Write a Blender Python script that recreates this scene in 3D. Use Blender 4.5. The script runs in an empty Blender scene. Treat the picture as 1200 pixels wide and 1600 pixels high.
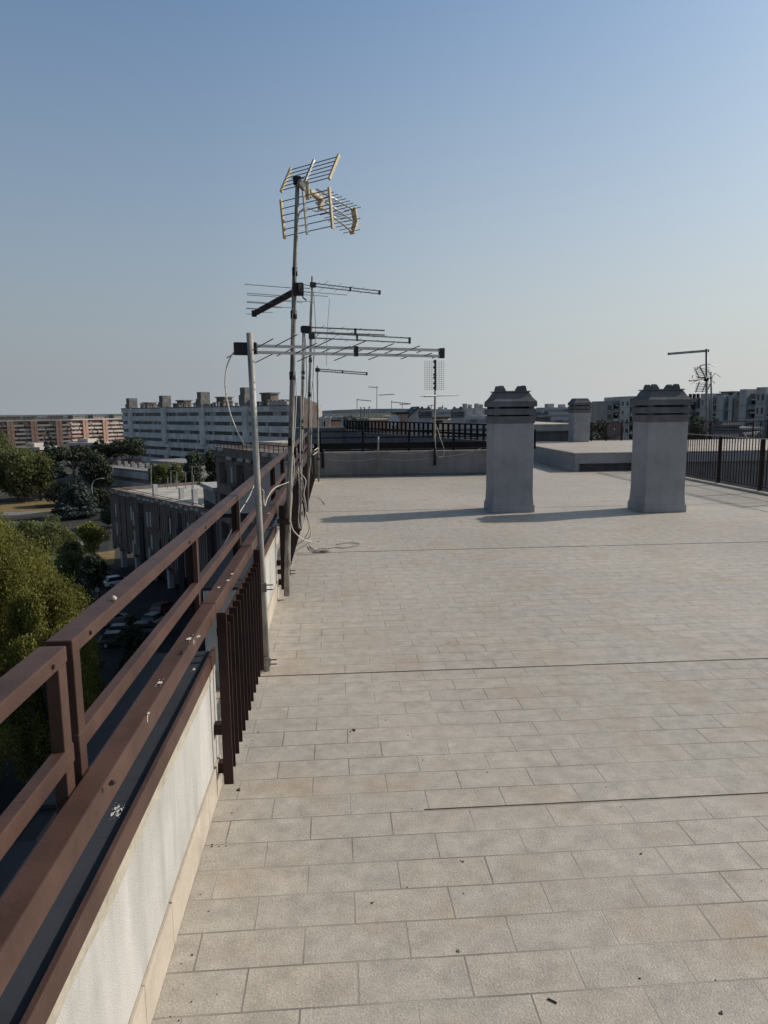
import bpy, math, random
import numpy as np
from mathutils import Vector, Matrix
random.seed(7)
scn = bpy.context.scene
COL = scn.collection

# ------------------------------------------------------------------ camera
FPX, CAMZ = 1110.0, 1.6
def cam_axes(vx=522, vy=641, roll=0.011):
    dx, dy = vx-600, vy-800
    c, s = math.cos(roll), math.sin(roll)
    ux, uy = c*dx-s*dy, s*dx+c*dy
    p = math.atan(-uy/FPX); y = math.atan(-ux*math.cos(p)/FPX)
    fw = Vector((math.sin(y)*math.cos(p), math.cos(y)*math.cos(p), -math.sin(p)))
    rt = Vector((math.cos(y), -math.sin(y), 0)); up = rt.cross(fw)
    return c*rt-s*up, s*rt+c*up, fw
RT, UP, FW = cam_axes()
def ray(x, y): return FW + RT*((x-600)/FPX) - UP*((y-800)/FPX)
CP = Vector((0, 0, CAMZ))
def atY(x, y, Y):
    r = ray(x, y); return CP + r*(Y/r.y)
def atZ(x, y, Z):
    r = ray(x, y); return CP + r*((Z-CAMZ)/r.z)
cd = bpy.data.cameras.new("camera"); cam = bpy.data.objects.new("camera", cd); COL.objects.link(cam)
cd.sensor_fit = 'VERTICAL'; cd.sensor_height = 34.6; cd.lens = FPX/1600*34.6
cd.clip_start = 0.05; cd.clip_end = 20000
M = Matrix((RT, UP, -FW)).transposed().to_4x4(); M.translation = CP
cam.matrix_world = M
scn.camera = cam

# ------------------------------------------------------------------ world, sun
SUN_EL, SUN_AZ = math.radians(34), math.radians(76)      # azimuth from +Y towards +X
w = bpy.data.worlds.new("World"); scn.world = w; w.use_nodes = True
nt = w.node_tree; nt.nodes.clear()
sky = nt.nodes.new('ShaderNodeTexSky'); sky.sky_type = 'NISHITA'; sky.sun_disc = False
sky.sun_elevation = SUN_EL; sky.sun_rotation = SUN_AZ
sky.air_density = 1.0; sky.dust_density = 2.2; sky.ozone_density = 1.6
bg = nt.nodes.new('ShaderNodeBackground'); bg.inputs[1].default_value = 0.062
out = nt.nodes.new('ShaderNodeOutputWorld')
# smog: near the horizon the sky is greyer, darker away from the sun
tc = nt.nodes.new('ShaderNodeTexCoord'); sx = nt.nodes.new('ShaderNodeSeparateXYZ')
nt.links.new(tc.outputs['Generated'], sx.inputs[0])
rt_ = nt.nodes.new('ShaderNodeValToRGB'); te = rt_.color_ramp.elements      # clear-air tint by height
te[0].position = 0; te[0].color = (.64, .77, .80, 1); te[1].position = 1; te[1].color = (.26, .28, .30, 1)
q_ = te.new(.5); q_.color = (.665, .795, .85, 1); q_ = te.new(.7); q_.color = (.38, .44, .47, 1)
nt.links.new(sx.outputs['Z'], rt_.inputs[0])
tm = nt.nodes.new('ShaderNodeVectorMath'); tm.operation = 'MULTIPLY'
nt.links.new(sky.outputs[0], tm.inputs[0]); nt.links.new(rt_.outputs[0], tm.inputs[1])
ts = nt.nodes.new('ShaderNodeVectorMath'); ts.operation = 'SCALE'; ts.inputs[3].default_value = 2.5
nt.links.new(tm.outputs[0], ts.inputs[0])
r1 = nt.nodes.new('ShaderNodeValToRGB')                    # by height
r1.color_ramp.elements[0].position = 0.0; r1.color_ramp.elements[0].color = (1, 1, 1, 1)
r1.color_ramp.elements[1].position = 0.5; r1.color_ramp.elements[1].color = (0.04, 0.04, 0.04, 1)
q_ = r1.color_ramp.elements.new(.10); q_.color = (.82, .82, .82, 1); q_ = r1.color_ramp.elements.new(.26); q_.color = (.48, .48, .48, 1)
nt.links.new(sx.outputs['Z'], r1.inputs[0])
dp = nt.nodes.new('ShaderNodeVectorMath'); dp.operation = 'DOT_PRODUCT'
dp.inputs[1].default_value = (math.sin(SUN_AZ), math.cos(SUN_AZ), 0)
nt.links.new(tc.outputs['Generated'], dp.inputs[0])
r2 = nt.nodes.new('ShaderNodeValToRGB')                    # haze colour by angle to the sun
e = r2.color_ramp.elements; e[0].position = 0.0; e[0].color = (4.3, 4.75, 5.1, 1)
e[1].position = 1.0; e[1].color = (10.3, 10.4, 10.2, 1)
m = e.new(0.42); m.color = (5.6, 6.1, 6.7, 1)
m = e.new(0.62); m.color = (7.9, 8.3, 8.5, 1)
m = e.new(0.80); m.color = (9.4, 9.6, 9.5, 1)
mr = nt.nodes.new('ShaderNodeMapRange'); mr.inputs[1].default_value = -0.6; mr.inputs[2].default_value = 1.0
nt.links.new(dp.outputs['Value'], mr.inputs[0]); nt.links.new(mr.outputs[0], r2.inputs[0])
mx = nt.nodes.new('ShaderNodeMix'); mx.data_type = 'RGBA'
nt.links.new(r1.outputs[0], mx.inputs[0]); nt.links.new(ts.outputs[0], mx.inputs[6]); nt.links.new(r2.outputs[0], mx.inputs[7])
nt.links.new(mx.outputs[2], bg.inputs[0]); nt.links.new(bg.outputs[0], out.inputs[0])
sd = bpy.data.lights.new("sun", 'SUN'); sd.energy = 3.6; sd.angle = math.radians(0.7); sd.color = (1, 0.91, 0.81)
so = bpy.data.objects.new("sun", sd); COL.objects.link(so)
sdir = Vector((math.sin(SUN_AZ)*math.cos(SUN_EL), math.cos(SUN_AZ)*math.cos(SUN_EL), math.sin(SUN_EL)))
so.rotation_euler = sdir.to_track_quat('Z', 'Y').to_euler(); so.location = (0, 0, 40)
scn.view_settings.view_transform = 'Standard'; scn.view_settings.look = 'None'; scn.view_settings.exposure = 0

# ------------------------------------------------------------------ materials
def newmat(name):
    m = bpy.data.materials.new(name); m.use_nodes = True
    return m, m.node_tree, m.node_tree.nodes['Principled BSDF']
def mat(name, col, rough=0.8, metal=0.0, var=0.25, scale=3.0, bump=0.0, bscale=60.0, col2=None, stretch=(1, 1, 1), spec=0.3, streak=0.0, blot=0.0):
    m, t, b = newmat(name)
    co = t.nodes.new('ShaderNodeTexCoord'); mp = t.nodes.new('ShaderNodeMapping'); mp.inputs['Scale'].default_value = stretch
    t.links.new(co.outputs['Object'], mp.inputs[0])
    n = t.nodes.new('ShaderNodeTexNoise'); n.inputs['Scale'].default_value = scale; n.inputs['Detail'].default_value = 8; n.inputs['Roughness'].default_value = 0.65
    t.links.new(mp.outputs[0], n.inputs[0])
    r = t.nodes.new('ShaderNodeValToRGB')
    c2 = col2 or tuple(c*(1-var) for c in col)
    c1 = tuple(min(1, c*(1+var*0.6)) for c in col) if not col2 else col
    r.color_ramp.elements[0].position = 0.36; r.color_ramp.elements[0].color = (*c2, 1)
    r.color_ramp.elements[1].position = 0.64; r.color_ramp.elements[1].color = (*c1, 1)
    t.links.new(n.outputs[0], r.inputs[0]); last = r.outputs[0]
    for amt, sc_, st_, lo_, hi_ in ((streak, 1.0, (9, 9, .55), .42, .68), (blot, 1.0, (2.2, 2.2, 2.2), .5, .66)):
        if not amt: continue
        ma = t.nodes.new('ShaderNodeMapping'); ma.inputs['Scale'].default_value = st_; ma.inputs['Location'].default_value = (3.1, 1.7, .4); t.links.new(co.outputs['Object'], ma.inputs[0])
        na = t.nodes.new('ShaderNodeTexNoise'); na.inputs['Scale'].default_value = sc_; na.inputs['Detail'].default_value = 7; na.inputs['Roughness'].default_value = .6; t.links.new(ma.outputs[0], na.inputs[0])
        mr_ = t.nodes.new('ShaderNodeMapRange'); mr_.inputs[1].default_value = lo_; mr_.inputs[2].default_value = hi_; mr_.inputs[3].default_value = 1; mr_.inputs[4].default_value = 1-amt; t.links.new(na.outputs[0], mr_.inputs[0])
        vs_ = t.nodes.new('ShaderNodeVectorMath'); vs_.operation = 'SCALE'; t.links.new(last, vs_.inputs[0]); t.links.new(mr_.outputs[0], vs_.inputs[3]); last = vs_.outputs[0]
    t.links.new(last, b.inputs['Base Color'])
    b.inputs['Roughness'].default_value = rough; b.inputs['Metallic'].default_value = metal
    b.inputs['Specular IOR Level'].default_value = spec
    if bump:
        n2 = t.nodes.new('ShaderNodeTexNoise'); n2.inputs['Scale'].default_value = bscale; n2.inputs['Detail'].default_value = 4
        t.links.new(co.outputs['Object'], n2.inputs[0])
        bp = t.nodes.new('ShaderNodeBump'); bp.inputs['Strength'].default_value = bump; bp.inputs['Distance'].default_value = 0.01
        t.links.new(n2.outputs[0], bp.inputs['Height']); t.links.new(bp.outputs[0], b.inputs['Normal'])
    return m
def tile_mat(name, base, bw=0.316, rh=0.1535, ph=(0.04, 0.039)):
    m, t, b = newmat(name); L = t.links.new; N = t.nodes.new
    co = N('ShaderNodeTexCoord'); mp = N('ShaderNodeMapping'); mp.inputs['Location'].default_value = (-ph[0], -ph[1], 0)
    L(co.outputs['Object'], mp.inputs[0])
    wn = N('ShaderNodeTexNoise'); wn.inputs['Scale'].default_value = 1.2; L(mp.outputs[0], wn.inputs[0])
    wa = N('ShaderNodeVectorMath'); wa.operation = 'SCALE'; wa.inputs[3].default_value = 0.014
    L(wn.outputs['Color'], wa.inputs[0])
    ws = N('ShaderNodeVectorMath'); L(mp.outputs[0], ws.inputs[0]); L(wa.outputs[0], ws.inputs[1])
    br = N('ShaderNodeTexBrick'); br.offset = 0.5; br.inputs['Scale'].default_value = 1
    br.inputs['Brick Width'].default_value = bw; br.inputs['Row Height'].default_value = rh
    br.inputs['Mortar Size'].default_value = 0.0030; br.inputs['Mortar Smooth'].default_value = 0.25
    br.inputs['Color1'].default_value = (0, 0, 0, 1); br.inputs['Color2'].default_value = (1, 1, 1, 1); br.inputs['Mortar'].default_value = (.5, .5, .5, 1)
    L(ws.outputs[0], br.inputs[0])
    rp = N('ShaderNodeValToRGB'); E = rp.color_ramp.elements
    E[0].color = (*[c*0.96 for c in base], 1); E[1].color = (*[c*1.035 for c in base], 1)
    q = E.new(0.3); q.color = (base[0]*0.975, base[1]*0.985, base[2]*0.985, 1)
    q = E.new(0.6); q.color = (*base, 1)
    q = E.new(0.85); q.color = (base[0]*1.02, base[1]*0.995, base[2]*0.965, 1)
    L(br.outputs['Color'], rp.inputs[0])
    # mottled stone
    n1 = N('ShaderNodeTexNoise'); n1.inputs['Scale'].default_value = 11; n1.inputs['Detail'].default_value = 9; n1.inputs['Roughness'].default_value = .72
    L(co.outputs['Object'], n1.inputs[0])
    m1 = N('ShaderNodeMapRange'); m1.inputs[1].default_value = .3; m1.inputs[2].default_value = .7; m1.inputs[3].default_value = .74; m1.inputs[4].default_value = 1.2
    L(n1.outputs[0], m1.inputs[0])
    n3 = N('ShaderNodeTexNoise'); n3.inputs['Scale'].default_value = 150; n3.inputs['Detail'].default_value = 3
    L(co.outputs['Object'], n3.inputs[0])
    m3 = N('ShaderNodeMapRange'); m3.inputs[1].default_value = .3; m3.inputs[2].default_value = .7; m3.inputs[3].default_value = .81; m3.inputs[4].default_value = 1.16
    L(n3.outputs[0], m3.inputs[0])
    mm = N('ShaderNodeMath'); mm.operation = 'MULTIPLY'; L(m1.outputs[0], mm.inputs[0]); L(m3.outputs[0], mm.inputs[1])
    nb = N('ShaderNodeTexNoise'); nb.inputs['Scale'].default_value = .45; nb.inputs['Detail'].default_value = 3; L(co.outputs['Object'], nb.inputs[0])
    mb = N('ShaderNodeMapRange'); mb.inputs[1].default_value = .3; mb.inputs[2].default_value = .7; mb.inputs[3].default_value = .9; mb.inputs[4].default_value = 1.09
    L(nb.outputs[0], mb.inputs[0])
    mm2 = N('ShaderNodeMath'); mm2.operation = 'MULTIPLY'; L(mm.outputs[0], mm2.inputs[0]); L(mb.outputs[0], mm2.inputs[1])
    v = N('ShaderNodeVectorMath'); v.operation = 'SCALE'; L(rp.outputs[0], v.inputs[0]); L(mm2.outputs[0], v.inputs[3])
    # ochre stains
    n2 = N('ShaderNodeTexNoise'); n2.inputs['Scale'].default_value = 2.1; n2.inputs['Detail'].default_value = 5; n2.inputs['Distortion'].default_value = .6
    mp2 = N('ShaderNodeMapping'); mp2.inputs['Location'].default_value = (3.3, 1.7, 0); L(co.outputs['Object'], mp2.inputs[0]); L(mp2.outputs[0], n2.inputs[0])
    s2 = N('ShaderNodeMapRange'); s2.inputs[1].default_value = .54; s2.inputs[2].default_value = .70; s2.inputs[4].default_value = .42; L(n2.outputs[0], s2.inputs[0])
    mxo = N('ShaderNodeMix'); mxo.data_type = 'RGBA'; mxo.inputs[7].default_value = (.37, .265, .165, 1)
    L(s2.outputs[0], mxo.inputs[0]); L(v.outputs[0], mxo.inputs[6])
    # grout: pale in places, dark in places
    ng = N('ShaderNodeTexNoise'); ng.inputs['Scale'].default_value = 1.7; ng.inputs['Detail'].default_value = 4; L(co.outputs['Object'], ng.inputs[0])
    rg = N('ShaderNodeValToRGB'); rg.color_ramp.elements[0].position = .40; rg.color_ramp.elements[0].color = (.20, .18, .155, 1)
    rg.color_ramp.elements[1].position = .62; rg.color_ramp.elements[1].color = (.42, .38, .32, 1); L(ng.outputs[0], rg.inputs[0])
    mxg = N('ShaderNodeMix'); mxg.data_type = 'RGBA'; L(br.outputs['Fac'], mxg.inputs[0]); L(mxo.outputs[2], mxg.inputs[6]); L(rg.outputs[0], mxg.inputs[7])
    L(mxg.outputs[2], b.inputs['Base Color']); b.inputs['Roughness'].default_value = .6; b.inputs['Specular IOR Level'].default_value = .45
    hm = N('ShaderNodeMath'); hm.operation = 'MULTIPLY_ADD'; hm.inputs[1].default_value = -1.0; L(br.outputs['Fac'], hm.inputs[0]); 
    hh = N('ShaderNodeMath'); hh.operation = 'MULTIPLY'; hh.inputs[1].default_value = .5; L(n3.outputs[0], hh.inputs[0]); L(hh.outputs[0], hm.inputs[2])
    bp = N('ShaderNodeBump'); bp.inputs['Strength'].default_value = .8; bp.inputs['Distance'].default_value = .005
    L(hm.outputs[0], bp.inputs['Height']); L(bp.outputs[0], b.inputs['Normal'])
    return m
def glass_band_mat(name, dark, light, period=1.2, p=0.25, rough=.25):
    m, t, b = newmat(name); L = t.links.new; N = t.nodes.new
    co = N('ShaderNodeTexCoord'); sp = N('ShaderNodeSeparateXYZ'); L(co.outputs['Object'], sp.inputs[0])
    d = N('ShaderNodeMath'); d.operation = 'DIVIDE'; d.inputs[1].default_value = period; L(sp.outputs[0], d.inputs[0])
    f = N('ShaderNodeMath'); f.operation = 'FLOOR'; L(d.outputs[0], f.inputs[0])
    dz = N('ShaderNodeMath'); dz.operation = 'DIVIDE'; dz.inputs[1].default_value = 3.0; L(sp.outputs[2], dz.inputs[0])
    fz = N('ShaderNodeMath'); fz.operation = 'FLOOR'; L(dz.outputs[0], fz.inputs[0])
    cb = N('ShaderNodeCombineXYZ'); L(f.outputs[0], cb.inputs[0]); L(fz.outputs[0], cb.inputs[1])
    wn = N('ShaderNodeTexWhiteNoise'); L(cb.outputs[0], wn.inputs[0])
    r = N('ShaderNodeValToRGB'); r.color_ramp.interpolation = 'CONSTANT'
    e = r.color_ramp.elements; e[0].color = (*dark, 1); e[1].position = 1-p; e[1].color = (*light, 1)
    q = e.new(.45); q.color = (*[c*1.9 for c in dark], 1)
    L(wn.outputs[0], r.inputs[0]); L(r.outputs[0], b.inputs['Base Color']); b.inputs['Roughness'].default_value = rough
    return m
def leaf_mat(name, c1, c2, scale=.35, trans=.35):
    m, t, b = newmat(name); L = t.links.new; N = t.nodes.new
    co = N('ShaderNodeTexCoord'); n = N('ShaderNodeTexNoise'); n.inputs['Scale'].default_value = scale; n.inputs['Detail'].default_value = 5; L(co.outputs['Object'], n.inputs[0])
    g = N('ShaderNodeNewGeometry')
    a = N('ShaderNodeMath'); a.operation = 'MULTIPLY_ADD'; a.inputs[1].default_value = .35; L(g.outputs['Random Per Island'], a.inputs[0]); L(n.outputs[0], a.inputs[2])
    r = N('ShaderNodeValToRGB'); r.color_ramp.elements[0].position = .42; r.color_ramp.elements[0].color = (*c2, 1); r.color_ramp.elements[1].position = .85; r.color_ramp.elements[1].color = (*c1, 1)
    L(a.outputs[0], r.inputs[0]); L(r.outputs[0], b.inputs['Base Color']); b.inputs['Roughness'].default_value = .7; b.inputs['Specular IOR Level'].default_value = .2
    tr = N('ShaderNodeBsdfTranslucent'); L(r.outputs[0], tr.inputs[0])
    ms = N('ShaderNodeMixShader'); ms.inputs[0].default_value = trans; L(b.outputs[0], ms.inputs[1]); L(tr.outputs[0], ms.inputs[2])
    L(ms.outputs[0], t.nodes['Material Output'].inputs[0])
    return m
FLOORC = (.425, .385, .328)
MT = dict(
 tile=tile_mat('terrace_tiles', FLOORC),
 tile_far=tile_mat('terrace_tiles_far', (.44, .385, .325), ph=(.1, .02)),
 skirt=mat('beige_stone', (.47, .405, .33), .8, blot=.22, var=.16, scale=5, bump=.2),
 stucco=mat('white_stucco', (.49, .472, .44), .9, streak=.10, blot=.14, var=.22, scale=5, bump=.5, bscale=260, stretch=(1, 1, .18)),
 beige=mat('raw_render', (.40, .36, .29), .9, var=.2, scale=9, bump=.5, bscale=60),
 slate=mat('slate_flashing', (.030, .033, .039), .75, 0, var=.3, scale=2.5, bump=.15, bscale=14),
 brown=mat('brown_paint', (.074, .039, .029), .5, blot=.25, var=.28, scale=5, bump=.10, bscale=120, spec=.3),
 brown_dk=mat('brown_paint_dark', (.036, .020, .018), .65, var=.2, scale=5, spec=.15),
 galv=mat('galvanised_steel', (.36, .345, .31), .6, .12, var=.35, scale=9, stretch=(1, 1, .5)),
 galv_old=mat('weathered_steel', (.31, .285, .25), .7, .12, streak=.3, var=.55, scale=12, stretch=(1, 1, .4)),
 alu=mat('aluminium', (.52, .50, .46), .4, .6, var=.2, scale=8),
 alu_dk=mat('dull_aluminium', (.20, .20, .205), .5, .4, var=.3, scale=8),
 rod=mat('dark_rod', (.10, .10, .10), .5, .5, var=.2),
 railshade=mat('rail_brown_shaded', (.013, .011, .012), .7, var=.2, scale=5, spec=.12),  # shaded copy of the brown rail paint, for far rails facing away from the sun
 joint=mat('joint_sealant', (.13, .11, .095), .9, var=.5, scale=3),
 black=mat('black_plastic', (.018, .018, .02), .5, var=.3),
 rust=mat('rusty_clamp', (.055, .038, .03), .8, .3, var=.4, scale=30),
 cream=mat('cream_plastic', (.52, .42, .26), .5, var=.22, scale=20),
 cable=mat('white_cable', (.60, .57, .50), .5, var=.15),
 cable_dk=mat('grey_cable', (.22, .205, .18), .6, var=.2),
 cement=mat('grey_render', (.31, .31, .318), .9, streak=.09, blot=.13, var=.16, scale=1.8, bump=.6, bscale=70),
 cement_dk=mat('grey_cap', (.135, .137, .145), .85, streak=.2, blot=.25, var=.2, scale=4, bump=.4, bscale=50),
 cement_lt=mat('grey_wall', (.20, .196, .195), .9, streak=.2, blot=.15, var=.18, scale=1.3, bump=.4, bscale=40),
 asphalt=mat('asphalt', (.030, .029, .029), .9, var=.3, scale=.25),
 paving=mat('concrete_paving', (.20, .19, .175), .9, var=.25, scale=.6),
 drygrass=mat('dry_grass', (.24, .16, .07), .95, var=.35, scale=1.2, col2=(.15, .115, .05)),
 green=mat('green_grass', (.075, .085, .028), .95, var=.4, scale=.6),
 land=mat('town_ground', (.055, .054, .042), .95, var=.5, scale=.03),
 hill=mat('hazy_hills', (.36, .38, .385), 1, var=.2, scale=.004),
 dropping=mat('bird_dropping', (.62, .60, .56), .8, var=.2, scale=60),
 dark=mat('dark_void', (.012, .012, .014), .7, var=.2),  # near-black; also stands in for shade inside gaps and recesses
 glass=mat('dark_glass', (.02, .023, .028), .12, var=.4, scale=1, spec=.6),
)
# ------------------------------------------------------------------ mesh builder
class MB:
    def __init__(s): s.v = []; s.f = []
    def add(s, vs, fs):
        o = len(s.v); s.v += [tuple(v) for v in vs]; s.f += [tuple(i+o for i in f) for f in fs]; return s
    def box(s, a, b, fr=None):
        x0, x1 = sorted((a[0], b[0])); y0, y1 = sorted((a[1], b[1])); z0, z1 = sorted((a[2], b[2]))
        vs = [(x, y, z) for z in (z0, z1) for x, y in ((x0, y0), (x1, y0), (x1, y1), (x0, y1))]
        if fr: vs = [fr @ Vector(v) for v in vs]
        return s.add(vs, [(3, 2, 1, 0), (4, 5, 6, 7), (0, 1, 5, 4), (1, 2, 6, 5), (2, 3, 7, 6), (3, 0, 4, 7)])
    def tube(s, pts, r, n=8, cap=True):
        pts = [Vector(p) for p in pts]; rs = r if isinstance(r, (list, tuple)) else [r]*len(pts)
        rings = []; ref = None
        for i, p in enumerate(pts):
            d = (pts[min(i+1, len(pts)-1)]-pts[max(i-1, 0)])
            d = d.normalized() if d.length > 1e-9 else Vector((0, 0, 1))
            if ref is None:
                ref = Vector((0, 0, 1)) if abs(d.z) < .9 else Vector((1, 0, 0))
            a = d.cross(ref); a = a.normalized() if a.length > 1e-6 else d.orthogonal().normalized()
            b = a.cross(d); ref = b
            rings.append([p+(a*math.cos(t)+b*math.sin(t))*rs[i] for t in [2*math.pi*k/n for k in range(n)]])
        vs = [v for r_ in rings for v in r_]; fs = []
        for i in range(len(rings)-1):
            for k in range(n):
                fs.append((i*n+k, i*n+(k+1) % n, (i+1)*n+(k+1) % n, (i+1)*n+k))
        if cap: fs += [tuple(range(n-1, -1, -1)), tuple((len(rings)-1)*n+k for k in range(n))]
        return s.add(vs, fs)
    def bar(s, p, q, wx, wz, up=(0, 0, 1)):      # rectangular bar from p to q
        p, q = Vector(p), Vector(q); d = (q-p).normalized(); up = Vector(up)
        a = d.cross(up); a = a.normalized() if a.length > 1e-6 else d.orthogonal().normalized(); b = a.cross(d)
        vs = [e_+a*(i*wx/2)+b*(j*wz/2) for e_ in (p, q) for i, j in ((-1, -1), (1, -1), (1, 1), (-1, 1))]
        return s.add(vs, [(3, 2, 1, 0), (4, 5, 6, 7), (0, 1, 5, 4), (1, 2, 6, 5), (2, 3, 7, 6), (3, 0, 4, 7)])
    def loft(s, secs, cap=True):                 # list of equal-length rings
        n = len(secs[0]); fs = []
        for i in range(len(secs)-1):
            for k in range(n): fs.append((i*n+k, i*n+(k+1) % n, (i+1)*n+(k+1) % n, (i+1)*n+k))
        if cap: fs += [tuple(range(n-1, -1, -1)), tuple((len(secs)-1)*n+k for k in range(n))]
        return s.add([v for q in secs for v in q], fs)
    def poly(s, pts): return s.add(pts, [tuple(range(len(pts)))])
    def prism(s, poly2, a, b, axis='x'):         # polygon extruded along an axis
        def mk(t):
            return [(t, p[0], p[1]) if axis == 'x' else (p[0], t, p[1]) if axis == 'y' else (p[0], p[1], t) for p in poly2]
        return s.loft([mk(a), mk(b)])
    def build(s, name, m, parent=None, smooth=False, bevel=0, local=False):
        me = bpy.data.meshes.new(name)
        off = Vector((0, 0, 0))
        if parent and not local:
            q = parent
            while q: off += q.location; q = q.parent
        me.from_pydata([tuple(Vector(v)-off) for v in s.v], [], s.f); me.update()
        me.materials.append(MT[m] if isinstance(m, str) else m)
        o = bpy.data.objects.new(name, me); COL.objects.link(o)
        if parent: o.parent = parent
        import bmesh
        b = bmesh.new(); b.from_mesh(me); bmesh.ops.recalc_face_normals(b, faces=b.faces); b.to_mesh(me); b.free()
        if smooth:
            for p in me.polygons: p.use_smooth = True
        if bevel:
            md = o.modifiers.new('bevel', 'BEVEL'); md.width = bevel; md.segments = 2; md.limit_method = 'ANGLE'
        return o
def thing(name, label, cat, loc=(0, 0, 0), group=None, rz=0):
    o = bpy.data.objects.new(name, None); COL.objects.link(o); o.location = loc; o.rotation_euler = (0, 0, rz)
    o.empty_display_size = .2
    return tag(o, label, cat, group)
def tag(o, label=None, cat=None, group=None, kind=None):
    if label: o['label'] = label
    if cat: o['category'] = cat
    if group: o['group'] = group
    if kind: o['kind'] = kind
    return o
def copy_tree(o, parent=None):
    c = o.copy(); COL.objects.link(c); c.parent = parent
    for ch in list(o.children): copy_tree(ch, c)
    return c
rnd = random.Random(3)

# ================================================================== TERRACE
XW = -0.515                                   # floor edge at the left parapet
YE = 17.2                                     # end wall
def sheet(name, x0, y0, x1, y1, z0, z1, m):
    return tag(MB().box((x0, y0, z0), (x1, y1, z1)).build(name, m), kind='structure')
# main deck with a passage to the right of the end wall
flr = MB()
flr.poly([(-.9, -3, 0), (7.78, -3, 0), (7.78, 17.9, 0), (4.62, 17.9, 0), (4.62, 17.3, 0), (-.9, 17.3, 0)])
flr.poly([(4.62, 17.9, 0), (6.3, 17.9, 0), (6.3, 24, 0), (4.62, 24, 0)])
tag(flr.build('terrace_floor', 'tile'), kind='structure')
kerb = MB().box((7.7, -3, .003), (7.84, 17.45, .035))
tag(kerb.build('edge_kerb', 'skirt'), kind='structure')
# own building below
ob = thing('apartment_building', 'tall apartment block carrying the tiled roof terrace in the foreground', 'building', (3, 10, -22))
MB().box((-.76, -30, -22), (8.0, 17.4, -.02)).build('wall', 'cement_lt', ob)
MB().box((-.7, 17.4, -22), (5.0, 75, -1.05)).build('rear_wing', 'cement_lt', ob)
MB().box((5.0, 17.62, -22), (30, 60, -1.2)).build('side_wing', 'cement_lt', ob)
# expansion joints: dark open grout lines
j = 0
for (xa, xb, y, wd) in ((.33, 7.7, 2.649, .0024), (-.515, 7.7, 4.18, .0035), (-.515, 7.7, 7.95, .005), (-.515, 7.7, 11.23, .0035)):
    sheet('joint_sealant', xa, y-wd/2, xb, y+wd/2, .001, .0035, 'joint')
sheet('joint_sealant', 6.52, 2, 6.528, 17.4, .001, .0036, 'joint')
sheet('joint_sealant', 7.22, 8, 7.226, 17.4, .001, .0036, 'joint')

# ---- left parapet: solid stretches with openings filled by balusters
def parapet(y0, y1, label, notch=None):
    t = thing('parapet_wall', label, 'wall', (-.64, (y0+y1)/2, 0), 'solid stretches of the left parapet')
    wl_ = MB().box((-.63, y0, -.3), (-.525, y1, .585))
    if notch: wl_.box((-.77, y0, -.3), (-.6301, y1, .585))
    else: wl_.box((-.77, y0, -.3), (-.6301, y1, .585))
    wl_.build('wall', 'stucco', t)
    mb = MB()
    n = max(2, int((y1-y0)/.12))
    top = .56; lo = [.508+rnd.uniform(-.008, .008) for _ in range(n+1)]
    for i in range(n):
        a = y0+(y1-y0)*i/n; b = y0+(y1-y0)*(i+1)/n
        mb.add([(-.5235, a, lo[i]), (-.5235, b, lo[i+1]), (-.5235, b, top), (-.5235, a, top)], [(0, 1, 2, 3)])
    mb.build('render_band', 'beige', t)
    # angle strip and flashing
    MB().box((-.53, y0, .56), (-.516, y1, .622)).build('edge_strip', 'brown', t, bevel=.0015)
    fl_ = MB()
    if notch:
        fl_.box((-.79, y0, .587), (-.5305, notch[0], .603)).box((-.62, notch[0]+.001, .587), (-.5305, notch[1]-.001, .6028)).box((-.79, notch[1], .587), (-.5305, y1, .603))
    else: fl_.box((-.79, y0, .587), (-.5305, y1, .603))
    fl_.build('flashing', 'slate', t)
    if notch: MB().box((-.775, notch[0]+.002, .5855), (-.6205, notch[1]-.002, .592)).build('joint_shade_sheet', 'dark', t)  # dark sheet over solid wall, painted in place of the gap's shade
    sk = MB(); a = y0
    while a < y1-.02:
        b = min(a+rnd.choice((.31, .33, .62)), y1); sk.box((-.5245, a+.0015, .002), (XW, b-.0015, .146+rnd.uniform(-.002, .002))); a = b
    sk.build('skirting', 'skirt', t, bevel=.001)
    return t
P1 = parapet(-3, 2.92, 'white stuccoed parapet nearest the camera, below the broad brown handrail', notch=(1.60, 1.76))
P2 = P1
P3 = parapet(4.02, 6.15, 'white parapet stretch behind the leaning pipe between two baluster panels')
P4 = parapet(9.25, 10.2, 'short parapet stretch beyond the second baluster panel')
P5 = parapet(15.6, 17.2, 'far parapet stretch meeting the end wall of the terrace')
# the joint in the nearest stretch is only a shade-coloured sheet; a low kerb closes each opening on the outside
for (a, b, l) in ((2.925, 4.015, 'low white kerb in the first parapet opening'), (6.155, 9.245, 'low white kerb in the second parapet opening'), (10.205, 15.595, 'low white kerb in the long far parapet opening')):
    q = MB().box((-.80, a, -.3), (-.72, b, .11)).build('opening_kerb', 'stucco'); tag(q, l, 'kerb')

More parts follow.
